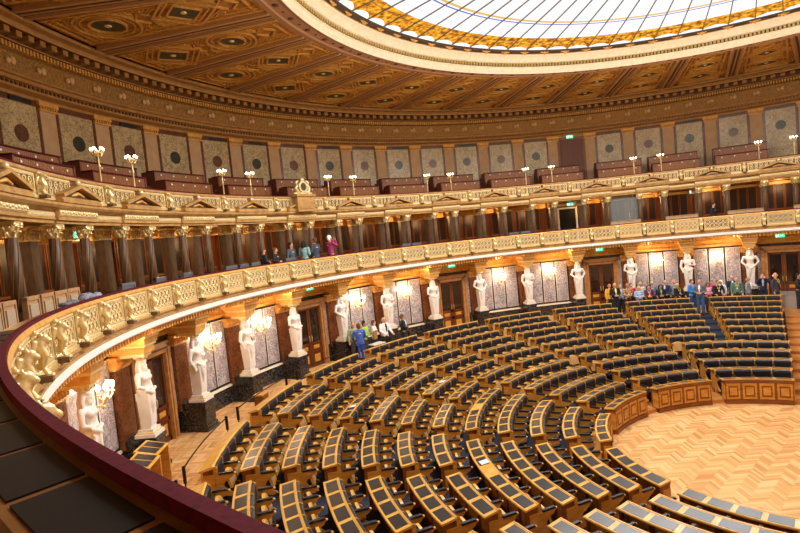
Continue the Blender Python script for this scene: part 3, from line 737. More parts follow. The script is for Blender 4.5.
for k in range(8):
    th = k * PI / 4; c, s_ = math.cos(th), math.sin(th); cc.limb([(.13 * c, .13 * s_, .04), (.17 * c, .17 * s_, .15), (.21 * c, .21 * s_, .14)], [.035, .035, .025], 6)
    th += PI / 8; c, s_ = math.cos(th), math.sin(th); cc.limb([(.14 * c, .14 * s_, .14), (.18 * c, .18 * s_, .27), (.24 * c, .24 * s_, .25)], [.035, .035, .025], 6)
for k in range(4):
    th = PI / 4 + k * PI / 2; c, s_ = math.cos(th), math.sin(th); cc.ball((.23 * c, .23 * s_, .32), (.055, .055, .055), 8)
ccm = cc.mesh('column_capital', [M['goldb']])
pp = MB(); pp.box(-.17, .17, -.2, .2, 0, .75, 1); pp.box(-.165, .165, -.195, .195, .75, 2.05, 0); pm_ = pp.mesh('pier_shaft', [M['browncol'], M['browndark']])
pc = MB(); pc.box(-.19, .19, -.22, .22, 0, .04); pc.box(-.17, .17, -.2, .2, .04, .36); pc.box(-.24, .24, -.27, .27, .36, .42)
for sx in (-1, 1):
    for k in range(4): pc.ball((sx * .19, -.17 + .115 * k, .12), (.04, .045, .08), 6); pc.ball((sx * .2, -.17 + .115 * k, .26), (.045, .04, .07), 6)
for sy in (-1, 1):
    for k in range(3): pc.ball((-.13 + .13 * k, sy * .22, .12), (.045, .04, .08), 6); pc.ball((-.13 + .13 * k, sy * .23, .26), (.045, .04, .07), 6)
pcm = pc.mesh('pier_capital', [M['gold']])
eb = MB(); Y = .86
eb.prof([(-.02, 0), (.42, 0), (.42, .5), (-.22, .5), (-.22, .44), (-.12, .38), (-.1, .34), (-.06, .33), (-.06, .14), (-.08, .12), (-.08, .07), (-.02, .05)], -Y, Y, 0, 6)
eb.prof([(-.07, .15), (-.1, .18), (-.1, .28), (-.07, .31)], -Y + .03, Y - .03, 1, 6)
for q_ in range(15):
    yy = -Y + .07 + (2 * Y - .14) * q_ / 14; eb.ball((-.1, yy, .23 + .02 * (q_ % 2)), (.025, .05, .045), 6, 1)
eb.bend(17.18); ebm = eb.mesh('entablature_block', [M['stone'], M['goldb']])
pe = MB(); pe.prof([(-.2, .5), (-.0, .5), (-.0, .56), (-.2, .56)], -Y, Y, 0, 4)
for s in (-1, 1):
    L = [(0, .88), (0, .8), (s * Y * .96, .55), (s * Y, .62)]; pe.profx(L if s < 0 else L[::-1], -.24, 0.02, 0)
pe.profx([(-Y * .9, .56), (Y * .9, .56), (0, .82)], -.1, -.0, 3); pe.ball((-.16, 0, .92), (.06, .08, .07), 8, 2); pe.limb([(-.12, -.25, .62), (-.13, 0, .68), (-.12, .25, .62)], [.03, .045, .03], 6, 1)
pe.bend(17.18); pem = pe.mesh('pediment', [M['stone'], M['goldstone'], M['goldb'], M['browndark']])
n = 0
for j in range(-9, 11):
    a = AX - 9.842 * j
    if not A0 < a < 176: continue
    n += 1
    for s in (1, -1):
        side = 'left' if s > 0 else 'right'
        t = thing('column', 17.36, a + s * 2.13, ZG, 'brown spiral-reeded column with gilded capital, %s one of the %s pair from the left' % (side, ORD[n]), 'column', 'loggia columns')
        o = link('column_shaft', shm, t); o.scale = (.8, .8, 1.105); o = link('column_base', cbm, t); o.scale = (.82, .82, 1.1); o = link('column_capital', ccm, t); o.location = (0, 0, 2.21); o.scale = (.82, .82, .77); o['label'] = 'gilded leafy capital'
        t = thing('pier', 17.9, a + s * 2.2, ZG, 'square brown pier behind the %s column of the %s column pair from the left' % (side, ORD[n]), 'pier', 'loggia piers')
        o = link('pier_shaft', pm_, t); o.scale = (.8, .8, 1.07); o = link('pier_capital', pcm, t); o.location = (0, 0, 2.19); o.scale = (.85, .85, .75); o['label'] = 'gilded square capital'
    o = struct(link('trim_entablature_%d' % n, ebm)); o.location = pol(17.18, a, 7.78); o.rotation_euler = (0, 0, rad(a))
    o = link('pediment', pem, o)
# radial beams from columns to the back wall and panelled back wall
bm_ = MB(); bm_.box(1.1, 2.75, -.2, .2, 0, .25); bmm = bm_.mesh('beam', [M['goldstone']])
wp = MB(); wp.box(-.08, .02, -.72, .72, .0, .9, 0); wp.box(-.05, .02, -.72, .72, .9, 2.35, 0)
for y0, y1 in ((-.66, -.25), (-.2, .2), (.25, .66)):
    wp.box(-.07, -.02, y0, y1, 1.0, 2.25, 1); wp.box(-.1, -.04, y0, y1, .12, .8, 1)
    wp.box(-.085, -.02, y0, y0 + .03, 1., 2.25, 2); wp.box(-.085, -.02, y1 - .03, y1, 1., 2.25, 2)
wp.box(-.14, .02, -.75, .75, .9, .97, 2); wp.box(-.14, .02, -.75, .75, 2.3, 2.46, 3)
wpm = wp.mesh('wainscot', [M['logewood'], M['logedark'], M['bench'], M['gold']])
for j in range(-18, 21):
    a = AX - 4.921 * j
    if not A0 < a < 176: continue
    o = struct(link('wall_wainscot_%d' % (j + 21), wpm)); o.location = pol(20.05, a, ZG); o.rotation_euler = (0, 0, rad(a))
    if j % 2 == 0:
        for s in (1, -1):
            o = struct(link('trim_beam_%d' % (2 * j + 41 + (s > 0)), bmm)); o.location = pol(17.3, a + s * 2.15, 7.53); o.rotation_euler = (0, 0, rad(a + s * 2.15))
# upper wall: slabs with discs, gilded pilaster heads
up = MB(); up.box(-.05, .04, -.82, .82, 0, 2.98, 0); up.box(-.07, -.04, -.68, .68, 0, 2.8, 1); up.disc((-.075, 0, 1.91), .25, .03, 24, 2)
upg = up.mesh('wall_slab', [M['frameRed'], M['umarble'], M['discg']]); upr = up.mesh('wall_slab', [M['frameRed'], M['umarble'], M['discr']])
vt = MB(); vt.box(-.09, -.04, -.5, .3, 2.83, 2.95); vtm = vt.mesh('vent_slot', [M['blackframe']])
ph = MB(); ph.box(-.12, .04, -.36, .36, 2.72, 2.78, 0); ph.box(-.14, .04, -.38, .38, 2.86, 3.0, 0)
for k in range(7): ph.box(-.13, 0, -.33 + .1 * k, -.27 + .1 * k, 2.79, 2.85, 0)
ph.box(-.06, .04, -.3, .3, 0, 2.72, 1); phm = ph.mesh('wall_pilaster', [M['goldstone'], M['pil']])
for j in range(-2, 26):
    a = 4.1 + 6.227 * j
    if j == 5: 
        continue
    o = struct(link('wall_slab_%d' % (j + 3), upr if j % 2 else upg)); o.location = pol(20.58, a, 8.88); o.rotation_euler = (0, 0, rad(a))
    if j in (19, 17, 15, 14, 12, 10, 8, 2): link('vent_slot', vtm, o)
    o = struct(link('trim_wall_pilaster_%d' % (j + 3), phm)); o.location = pol(20.58, a + 3.11, 8.88); o.rotation_euler = (0, 0, rad(a + 3.11))
o = struct(link('trim_wall_pilaster_40', phm)); o.location = pol(20.58, 35.3 + 3.11, 8.88); o.rotation_euler = (0, 0, rad(38.4))
t = bpy.data.objects.new('door_6', None); C.objects.link(t); struct(t); t.location = pol(20.58, 35.3, 8.75); t.rotation_euler = (0, 0, rad(35.3))
b = MB(); b.box(-.1, .03, -.84, .84, 0, 3.0); b.build('door_surround', M['bench'], t)
for s in (-1, 1):
    b = MB(); b.box(-.14, -.09, min(0, s * .7), max(0, s * .7), 0, 2.85, 0)
    for z0, z1 in ((.3, 1.2), (1.35, 2.7)): b.box(-.16, -.13, min(s * .1, s * .6), max(s * .1, s * .6), z0, z1, 0)
    b.build('door_leaf', M['benchside'], t)
# ================================================================== the deputies' desks
def desk(k, n, hw):                                                # row k, n seats, half width in degrees; local x outward, bent along the row
    R = Rk(k); Y = rad(hw) * R; last = k == 11
    t = bpy.data.objects.new('back_bench' if last else 'deputy_desk', None); C.objects.link(t); p = 2 * Y / n
    ns = max(4, n * 2)
    b = MB()
    # carcass: back wall, end panels, plinth
    zf = .123 if not last else 0
    if k == 0:
        b.box(-.17, -.12, -Y, Y, 0, .8, 0, ns); b.box(-.2, -.12, -Y, Y, 0, .12, 0, ns); b.box(-.19, -.12, -Y, Y, .74, .8, 0, ns)
        for i in range(n):
            c = -Y + p * (i + .5)
            b.box(-.185, -.16, c - p * .42, c + p * .42, .16, .7, 1, 2); b.box(-.195, -.18, c - p * .3, c + p * .3, .24, .62, 0, 2); b.box(-.205, -.19, c - p * .22, c + p * .22, .3, .56, 1, 2)
    else:
        b.box(-.13, -.07, -Y, Y, 0, .79, 0, ns)
        b.box(-.16, -.06, -Y, Y, 0, .1, 0, ns)
        for i in range(n): c = -Y + p * (i + .5); b.box(-.075, -.055, c - p * .38, c + p * .38, .25, .72, 1, 2)
    for s in (-1, 1):
        e0, e1 = (-Y, -Y + .045) if s < 0 else (Y - .045, Y)
        b.box(-.16, .13 if not last else .06, e0, e1, 0 if not last else 0, .79, 0)
        b.box(-.17, .06, min(e0, e1 + .0) - .012, max(e0, e1) + .012, .15, .66, 1)
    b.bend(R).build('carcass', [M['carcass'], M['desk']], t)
    b = MB()
    if not last:
        b.prof([(-.15, .80), (.16, .765), (.17, .78), (.17, .8), (-.16, .85), (-.17, .83)], -Y - .03, Y + .03, 0, ns)
        b.prof([(-.165, .848), (-.14, .844), (-.14, .858), (-.165, .862)], -Y - .02, Y + .02, 0, ns)
        b.prof([(.14, .8), (.162, .8), (.162, .815), (.14, .817)], -Y - .02, Y + .02, 0, ns)
    else:
        b.prof([(-.18, .8), (.13, .74), (.14, .75), (.14, .78), (-.15, .86), (-.19, .84)], -Y - .03, Y + .03, 0, ns)
        b.box(.06, .11, -Y, Y, 0, .76, 0, ns)
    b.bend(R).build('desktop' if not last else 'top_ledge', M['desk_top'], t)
    for i in range(n):
        c = -Y + p * (i + .5)
        if not last and (i, k) != (3, 4):
            b = MB(); w = p * .4
            b.prof([(-.115, .842), (.12, .807), (.12, .813), (-.115, .849)], c - w, c + w, 0, 2); b.bend(R).build('writing_pad', M['pad'], t)
        if k == 0: continue
        w = p * .445
        b = MB(); b.prof([(-.15, .36), (-.2, .36), (-.235, .44), (-.255, .74), (-.245, .8), (-.21, .825), (-.15, .82)], c - w, c + w, 0, 2); b.bend(R).build('backrest', M['seat'], t)
        hs = p * .41
        if k <= 3 or (i * 5 + k * 3) % 17 == 0:                      # seat let down: round-fronted cushion in a wooden frame
            b = MB(); pts = [(-.24, -hs)] + [(-.42 - .2 * math.cos(u), hs * math.sin(u)) for u in [-PI / 2 + PI * j / 8 for j in range(9)]] + [(-.24, hs)]
            n_ = len(pts); vs = [(x, c + y, z) for z in (.39, .45) for x, y in pts]
            b.add(vs, [tuple(range(n_ - 1, -1, -1)), tuple(range(n_, 2 * n_))] + [(j, (j + 1) % n_, n_ + (j + 1) % n_, n_ + j) for j in range(n_)])
            b.bend(R).build('folding_seat', M['seat'], t)
        else:                                                        # seat tipped up: arched wooden frame with caned underside
            b = MB(); q = MB(); N = 10
            out = [(-hs, .0), (-hs, .16)] + [(hs * -math.cos(PI * j / N), .16 + .15 * math.sin(PI * j / N)) for j in range(1, N)] + [(hs, .16), (hs, .0)]
            inn = [(y * .74, .04 + z * .78) for y, z in out]
            n_ = len(out); xo = lambda z: -.5 + z * .36
            vs = [(xo(z) + dx, c + y, (.29 + z * 1.15)) for dx in (-.03, .03) for y, z in out]
            q.add(vs, [tuple(range(n_)), tuple(range(2 * n_ - 1, n_ - 1, -1))] + [(j, n_ + j, n_ + (j + 1) % n_, (j + 1) % n_) for j in range(n_)], 0)
            vs = [(xo(z) - .036, c + y, (.29 + z * 1.15)) for y, z in inn]; q.add(vs, [tuple(range(n_))], 1)
            vs = [(xo(z) + .03, c + y * .95, (.29 + z * 1.15)) for y, z in out] + [(xo(z) + .08, c + y * .85, .29 + z * 1.08) for y, z in out]
            q.add(vs, [tuple(range(n_, 2 * n_))] + [(j, n_ + j, n_ + (j + 1) % n_, (j + 1) % n_) for j in range(n_)], 2)
            q.bend(R).build('folding_seat', [M['desk_top'], M['cane'], M['seat']], t)
    if k:
        for i in range(n + 1):
            c = -Y + p * i; c = max(-Y + .03, min(Y - .03, c))
            b = MB(); b.prof([(-.14, 0), (-.3, 0), (-.26, .08), (-.3, .14), (-.4, .15), (-.5, .12), (-.56, .16), (-.58, .2), (-.5, .22), (-.42, .26), (-.34, .36), (-.36, .44), (-.44, .5), (-.54, .55), (-.58, .6), (-.58, .63), (-.14, .63)], c - .02, c + .02, 0)
            b.prof([(-.25, .5), (-.15, .5), (-.15, .83), (-.2, .835), (-.25, .8)], c - .016, c + .016, 0)
            b.ball((-.6, c, .63), (.035, .035, .03), 8, 1); b.ball((-.57, c, .17), (.03, .028, .03), 8, 1)
            a_ = b.bend(R).build('armrest', [M['desk'], M['desk_top']], t)
            b = MB(); b.prof([(-.27, .635), (-.55, .635), (-.59, .65), (-.57, .68), (-.27, .68)], c - .033, c + .033); b.bend(R).build('arm_pad', M['seat'], a_)
    return Proto(t)
OUT = [11.55, 26.8, 41.75, 56.8, 71.1, 85.75, 100.5, 115.6, 130.95, 146.0]
INN = [17.9, 47.5, 78.15, 108.7, 139.4, 169.0]
NO = {5: 3, 6: 4, 7: 4, 8: 4, 9: 5, 10: 5, 11: 5}; NI = {0: 4, 1: 4, 2: 5, 3: 6, 4: 7}
for k in range(12):
    ang = INN if k < 5 else OUT; hw = 12.5 if k < 5 else 5.65 if k < 10 else 5.9
    if k < 2: hw = 12.1
    if k >= 5 and k <= 10: ang = OUT + ([160.6] if k < 8 else [])
    n = NI[k] if k < 5 else NO[k]; P = desk(k, n, hw); tot = len(ang)
    for i, a in enumerate(ang):
        bl = '%s block from the right' % ORD[i + 1]
        if k == 0: lab = 'panel-fronted curved oak desk at the edge of the parquet, ' + bl
        elif k == 11: lab = 'outermost curved bench with black backrests along the walkway, ' + bl
        else: lab = 'curved oak desk, %s row from the parquet, %s' % (ORD[k + 1], bl)
        P.put(Rk(k), a, Zk(k), lab, 'bench' if k == 11 else 'desk', 'back benches' if k == 11 else 'curved desks, %s row from the parquet' % ORD[k + 1])
# black handrails behind the outermost benches
for i, a in enumerate(OUT[5:] ):
    R = Rk(11) + .42; Y = rad(6.2) * R
    t = thing('handrail', R, a, ZP, 'black handrail on posts behind the outermost bench, %s block from the right' % ORD[i + 6], 'handrail', 'black handrails')
    b = MB(); b.limb([(0, y, .93) for y in [-Y + 2 * Y * j / 8 for j in range(9)]], [.018] * 9, 8); b.bend(R).build('rail', M['blackmetal'], t)
    for s in (-1, 1):
        b = MB(); b.limb([(0, s * Y, .02), (0, s * Y, .93)], [.016, .016], 8); b.box(-.03, .03, s * Y - .03, s * Y + .03, .6, .98); b.bend(R).build('post', M['blackmetal'], t)

# usher desks on the walkway at the left
b = bpy.data.objects.new('usher_desk', None); C.objects.link(b); t = b
q = MB(); q.box(-.25, .25, -.35, -.3, 0, .9, 0); q.box(-.25, .25, .3, .35, 0, .9, 0); q.box(-.27, -.2, -.35, .35, 0, .98, 0)
for y in (-.17, .17): q.box(-.29, -.26, y - .13, y + .13, .15, .85, 0)
q.build('carcass', M['desk'], t)
q = MB(); q.prof([(-.28, 1.0), (.25, .88), (.25, .91), (-.28, 1.04)], -.37, .37); q.build('desktop', M['desk_top'], t)
for y in (-.17, .17):
    q = MB(); q.prof([(-.22, 1.028), (.2, .93), (.2, .935), (-.22, 1.034)], y - .14, y + .14); q.build('writing_pad', M['pad'], t)
P = Proto(t)
P.put(16.25, 131.7, ZP, 'small oak desk with two dark pads standing on the walkway beside the second statue', 'desk', None, 180)
P.put(16.15, 134.5, ZP, 'oak desk below the red velvet rail, beside the leftmost statue', 'desk', None, 180)
t = thing('ballot_box', 15.25, 114.6, ZP, 'small brown wooden box on the walkway behind the outermost bench, below the third statue', 'box')
b = MB(); b.box(-.15, .15, -.2, .2, 0, .75); b.build('body', M['carcass'], t); b = MB(); b.box(-.17, .17, -.22, .22, .75, .79); b.build('lid', M['desk'], t)

# ================================================================== top gallery benches and candelabra
def ubench(R, h, kind):
    t = bpy.data.objects.new('gallery_bench', None); C.objects.link(t); Y = rad(3.72) * R
    b = MB(); b.box(-.03, .03, -Y, Y, 0, h - .04, 0, 6)
    for i in range(36): y = -Y + 2 * Y * (i + .5) / 36; b.box(-.038, -.02, y - Y / 36 * .86, y + Y / 36 * .86, .02, h - .06, 0)
    for s in (-1, 1): b.box(-.06, .5, s * Y - .03, s * Y + .03, 0, h - .02, 1)
    b.bend(R).build('front_panel', [M['bench'], M['benchside']], t)
    b = MB(); b.box(-.07, .28, -Y - .05, Y + .05, h - .04, h, 0, 6); b.bend(R).build('velvet_ledge', M['velvet'], t)
    b = MB(); b.box(.35, .75, -Y, Y, .0, .4, 0, 6); b.box(.7, .76, -Y, Y, .4, .8, 0, 6); b.bend(R).build('seat', M['benchside'], t)
    for i in range(4):
        q = MB(); q.disc((-.05, 0, 0), .032, .012, 10); q.v = [(x, y + -Y + 2 * Y * (i + .5) / 4, z + h - .14) for x, y, z in q.v]; q.bend(R).build('seat_number', M['paper'], t)
    return Proto(t)
FB = [9.85, 19.7, 29.1, 39.3, 49., 58.8, 69., 78.75, 88.8, 99.4, 109.8, 120.4, 130.4]
P = ubench(18.14, .93, 0); Q = ubench(19.05, 1.0, 1)
for i, a in enumerate(FB):
    P.put(18.14, a, 8.48, 'lower wooden bench of the top gallery with red velvet ledge, %s from the right' % ORD[i + 1], 'bench', 'front benches of the top gallery')
BB = [9.9, 19.8, 28.6, 39.1, 48.9, 58.75, 68.6, 78.3, 88.2, 98.0, 107.9, 118., 127.9]
for i, a in enumerate(BB):
    Q.put(19.05, a, 8.88, 'rear wooden bench of the top gallery with red velvet ledge, %s from the right' % ORD[i + 1], 'bench', 'rear benches of the top gallery')
def lamp():
    t = bpy.data.objects.new('standing_candelabrum', None); C.objects.link(t)
    b = MB(); b.lathe([(.1, 0), (.1, .04), (.05, .08), (.06, .14), (.03, .2)], seg=12); b.build('base', M['goldb'], t)
    b = MB(); b.lathe([(.03, .2), (.035, .4), (.02, .45), (.022, 1.0), (.04, 1.04), (.018, 1.08), (.022, 1.34), (.06, 1.4), (.03, 1.44)], seg=10); b.build('stem', M['goldb'], t)
    for k in range(5):
        th = 2 * PI * k / 5 + .3; c, s = math.cos(th), math.sin(th); c_, s_ = (.14 * c, .14 * s) if k < 4 else (0, 0)
        if k == 4: c_, s_ = .05, .02
        b = MB(); b.limb([(0, 0, 1.3), (c_ * .6, s_ * .6, 1.29), (c_, s_, 1.4)], [.014, .014, .012], 6); b.lathe([(.02, 0), (.045, .03), (.03, .04)], (c_, s_, 1.4), 8); a_ = b.build('candle_arm', M['goldb'], t)
        b = MB(); b.ball((c_, s_, 1.47), (.036, .036, .042), 10, 0); b.build('bulb', M['lampbulb'], a_)
    return Proto(t)
P = lamp(); LAMPS = [2.5, 7.4, 22.5, 27.1, 42.0, 47.0, 61.9, 66.7, 81.7, 86.7, 101.7, 106.8, 121.9, 127.0]
for i, a in enumerate(LAMPS):
    P.put(17.36, a, 8.3, 'tall gilded standing candelabrum with lit globes, %s from the right behind the top balustrade' % ORD[i + 1], 'lamp', 'candelabra of the top gallery')
# crest on the axis of the top balustrade
t = thing('crest_ornament', 16.94, 93.2, 8.2, 'gilded crest with dark oval medallion on the top balustrade', 'ornament')
b = MB(); b.box(-.14, .12, -.5, .5, 0, .62, 0); b.box(-.2, .14, -.56, .56, .62, .72, 0); b.box(-.18, .12, -.52, .52, -.02, .08, 0); b.profx([(-.44, .1), (.44, .1), (0, .34)], -.18, -.14, 0); b.build('pedestal', M['stone'], t)
b = MB(); b.annulus((-.02, 0, 1.04), .17, .25, .1, 20); b.ball((-.02, 0, 1.34), (.07, .12, .09), 10)
for s in (-1, 1):
    b.limb([(0, s * .2, .78), (-.02, s * .34, .86), (0, s * .4, 1.0), (-.02, s * .3, 1.1)], [.07, .07, .06, .05], 8); b.limb([(0, s * .3, 1.12), (0, s * .36, 1.22), (0, s * .22, 1.3)], [.05, .05, .04], 8)
    b.limb([(0, s * .3, .76), (0, s * .5, .76)], [.06, .05], 8)
b.limb([(0, -.3, .76), (0, .3, .76)], [.05, .05], 8); b.build('scrollwork', M['goldb'], t)
b = MB(); b.disc((-.03, 0, 1.04), .17, .05, 20); b.build('oval_medallion', M['med'], t)['label'] = 'dark green medallion'

# ================================================================== lower gallery furniture
# desk ring in front of the camera
R = 16.2
t = thing('gallery_desk', R, 165, 0, 'long curved wooden writing shelf with dark pads behind the red velvet rail', 'desk'); t.location = pol(0, 0, 0); t.rotation_euler = (0, 0, 0)
ring('shelf', [(16.06, 6.1), (16.06, 6.15), (16.36, 6.145), (16.38, 6.13), (16.38, 6.08)], 141, 186, M['ledge'], 1., True, parent=t)
ring('apron', [(16.12, 5.5), (16.12, 6.1), (16.16, 6.1), (16.16, 5.5)], 141, 186, M['logewood'], 1., True, parent=t)
for i in range(14):
    a0 = 174.1 + 1.95 * (i - 10)
    ring('writing_pad', [(16.1, 6.148), (16.1, 6.156), (16.325, 6.153), (16.325, 6.145)], a0 + .08, a0 + 1.86, M['pad2'], .5, True, parent=t)
def gchair(mb, mc, h):
    t = bpy.data.objects.new('gallery_chair', None); C.objects.link(t)
    b = MB(); b.box(.22, .27, -.25, .25, .4, h, 0); b.box(.2, .29, -.27, -.22, 0, h + .03, 0); b.box(.2, .29, .22, .27, 0, h + .03, 0); b.box(.2, .29, -.27, .27, h - .03, h + .04, 0); b.build('backrest', mb, t)
    b = MB(); b.box(.195, .22, -.17, .17, .6, h - .1, 0); b.build('back_inset', mc, t)
    b = MB(); b.box(-.22, .24, -.24, .24, .4, .47, 0); b.build('seat', mc, t)
    for x in (-.2, .24):
        for y in (-.23, .23): b = MB(); b.box(x - .02, x + .02, y - .02, y + .02, 0, .42); b.build('leg', mb, t)
    return Proto(t)
P = gchair(M['tan'], M['lightcane'], 1.08)
for i, a in enumerate((136.1, 138.0, 140.0, 142.1, 145.4, 147.4)):
    P.put(16.72, a, ZG, 'tan high-backed gallery chair with pale caned back, %s from the left by the near rail' % ORD[6 - i], 'chair', 'caned gallery chairs', 0)
P = gchair(M['greymetal'], M['seat'], .93)
GX = [(131.3, 0), (128.6, 0), (125.4, 0), (122.6, 0), (119.9, 0), (111.4, 0), (108.9, 0), (107.0, 0), (105.0, 0), (101.2, 0), (99.6, 0), (98.0, 0), (77.5, 0), (75.8, 0), (60.4, 0), (58.8, 0), (40, 0), (38.4, 0)]
GX = [131.3, 125.4, 120.2, 111.4, 109.0, 106.6, 99.2, 74.5, 72.3, 51.6, 49.4]
for i, a in enumerate(GX):
    P.put(16.62, a, ZG + .09, 'grey-framed chair with dark back behind the lower gallery rail, %s from the left' % ORD[i + 1], 'chair', 'grey gallery chairs', 180 if i % 3 else 172)
def lbench(w):
    t = bpy.data.objects.new('loge_bench', None); C.objects.link(t); R = 16.95; Y = rad(w) * R
    b = MB(); b.box(-.03, .03, -Y, Y, 0, 1.08, 0, 4); b.box(-.05, .1, -Y, Y, 1.08, 1.12, 0, 4); b.bend(R).build('front_panel', M['tan'], t)
    for i in range(4):
        c = -Y + Y * (i + .5) / 2; b = MB(); b.box(-.05, -.02, c - Y * .22, c + Y * .22, .7, 1.04, 0, 1); b.bend(R).build('raised_field', M['lightcane'], t)
    return Proto(t)
P = lbench(2.7)
for i, a in enumerate((9.9, 19.9, 29.6, 0.3)):
    P.put(16.9, a, ZG, 'pale brown panelled bench front in the loge, %s' % ('between the rightmost visible column pairs', 'left of the dark-clad standing visitor', 'below the glass booth', 'at the right edge of the photo')[i], 'bench', 'loge benches')
t = thing('interpreter_booth', 17.5, 29.4, ZG, 'glazed booth between two columns reflecting the hall, in the right part of the column gallery', 'booth')
b = MB(); b.box(-.01, .01, -.8, .8, .95, 2.4); b.build('glass_pane', M['booth'], t); b = MB(); b.box(-.03, .03, -.83, .83, .85, .95); b.box(-.03, .03, -.83, .83, 2.4, 2.46); b.build('frame', M['greymetal'], t)
t = thing('microphone', 16.75, 28.9, ZG + 1.12, 'thin white gooseneck microphone in front of the glass booth', 'microphone')
b = MB(); b.lathe([(.05, 0), (.05, .02)], seg=12); b.build('base', M['greymetal'], t); b = MB(); b.limb([(0, 0, 0), (0, 0, .25), (-.03, 0, .33)], [.01, .01, .01], 6); b.build('gooseneck', M['paper'], t); b = MB(); b.ball((-.05, 0, .35), (.03, .02, .02), 8); b.build('capsule', M['paper'], t)
# open doorway with a bright frame in the loggia
t = thing('loge_doorway', 19.85, 37.4, ZG, 'white-framed dark doorway at the back of the column gallery', 'doorway')
b = MB(); b.box(-.05, .05, -.6, -.5, 0, 2.1); b.box(-.05, .05, .5, .6, 0, 2.1); b.box(-.05, .05, -.6, .6, 2.1, 2.2); b.build('frame', M['whitestucco'], t)
b = MB(); b.box(.0, .05, -.5, .5, 0, 2.1); b.build('opening', M['blackmetal'], t)
# coat over the shelf at the left
b = MB()
for i in range(9):
    b.ball((random.uniform(-.08, .08), -.35 + .09 * i, random.uniform(.02, .07)), (.12, .09, random.uniform(.06, .11)), 8)
me = remeshed('coat', b, .02, mat('blue_patterned_cloth', (92, 104, 132), .8, 0, (180, 176, 184), 22), 2)
o = tag(link('coat', me), 'blue and grey patterned coat lying on a gallery chair behind the red rail', 'coat'); o.location = pol(16.62, 136.4, 6.12); o.rotation_euler = (0, 0, rad(136.4))
b = MB()
for i in range(7): b.ball((random.uniform(-.05, .05), -.3 + .1 * i, .02 + random.uniform(0, .03)), (.11, .09, .05), 8)
me = remeshed('scarf', b, .02, mat('grey_knit', (126, 132, 142), .85, 0, (90, 92, 104), 18), 2)
o = tag(link('scarf', me), 'grey scarf lying left of the patterned coat behind the red rail', 'scarf'); o.location = pol(16.6, 139.6, 6.1); o.rotation_euler = (0, 0, rad(139.6))
# papers left on desks
for (k, a, s, w_) in ((6, 98.8, .24, 'desk in the middle of the hall'), (4, 136.5, .2, 'long desk with a blank place'), (8, 116.8, .18, 'desk below the third statue')):
    o = tag(link('paper_sheet', MB().box(-.1, .1, -s / 2, s / 2, 0, .004).mesh('paper_sheet', [M['paper']])), 'white sheet of paper lying on a ' + w_, 'paper')
    o.location = pol(Rk(k) - .02, a, Zk(k) + .845); o.rotation_euler = (0, .15, rad(a + 6))
# ================================================================== people
SKIN = mat('skin', (214, 160, 128), .55); SKIN2 = mat('tanned_skin', (188, 132, 100), .55)
CL = {}
def cloth(c, r=.85):
    if c not in CL: CL[c] = mat('cloth_%d' % (len(CL) + 1), c, r, 0, tuple(min(255, int(v * 1.18) + 4) for v in c), 9)
    return CL[c]
def arms_for(p):                                                   # (shoulder, elbow, wrist, hand tip) for each side, facing -x
    L = {0: [((0, .19, 1.41), (.02, .25, 1.14), (-.06, .25, .9), (-.08, .24, .8))] * 2,
         1: [((0, .19, 1.41), (.0, .245, 1.15), (-.2, .1, 1.08), (-.25, .02, 1.08))] * 2,
         2: [((0, .19, 1.41), (-.16, .27, 1.26), (-.24, .08, 1.5), (-.22, .04, 1.58))] * 2,
         3: [((0, .19, 1.41), (.02, .25, 1.14), (-.1, .22, .92), (-.13, .2, .84)), ((0, .19, 1.41), (-.1, .28, 1.18), (-.38, .2, 1.18), (-.48, .18, 1.2))],
         4: [((0, .19, 1.41), (-.06, .27, 1.16), (-.3, .2, 1.0), (-.39, .17, .97))] * 2}[p]
    out = []
    for s, A in zip((1, -1), L): out.append([Vector((x, s * y, z)) for x, y, z in A])
    return out
def hand(b, w, tip, s):
    d = (tip - w).normalized(); ref = Vector((1, 0, 0)) if abs(d.x) < .7 else Vector((0, 0, 1))
    sd = d.cross(ref).normalized(); nn = d.cross(sd)
    b.limb([w - d * .02, w + d * .05], [.026, .034], 8)
    for k, ln in enumerate((.075, .088, .082, .066)):
        o_ = w + d * .06 + sd * (k - 1.5) * .021; b.limb([o_, o_ + d * ln * .55, o_ + d * ln * .95 + nn * .02], [.0105, .0095, .0085], 6)
    b.limb([w + d * .015 + sd * .025 * s, w + d * .05 + sd * .055 * s, w + d * .08 + sd * .058 * s], [.013, .012, .01], 6)
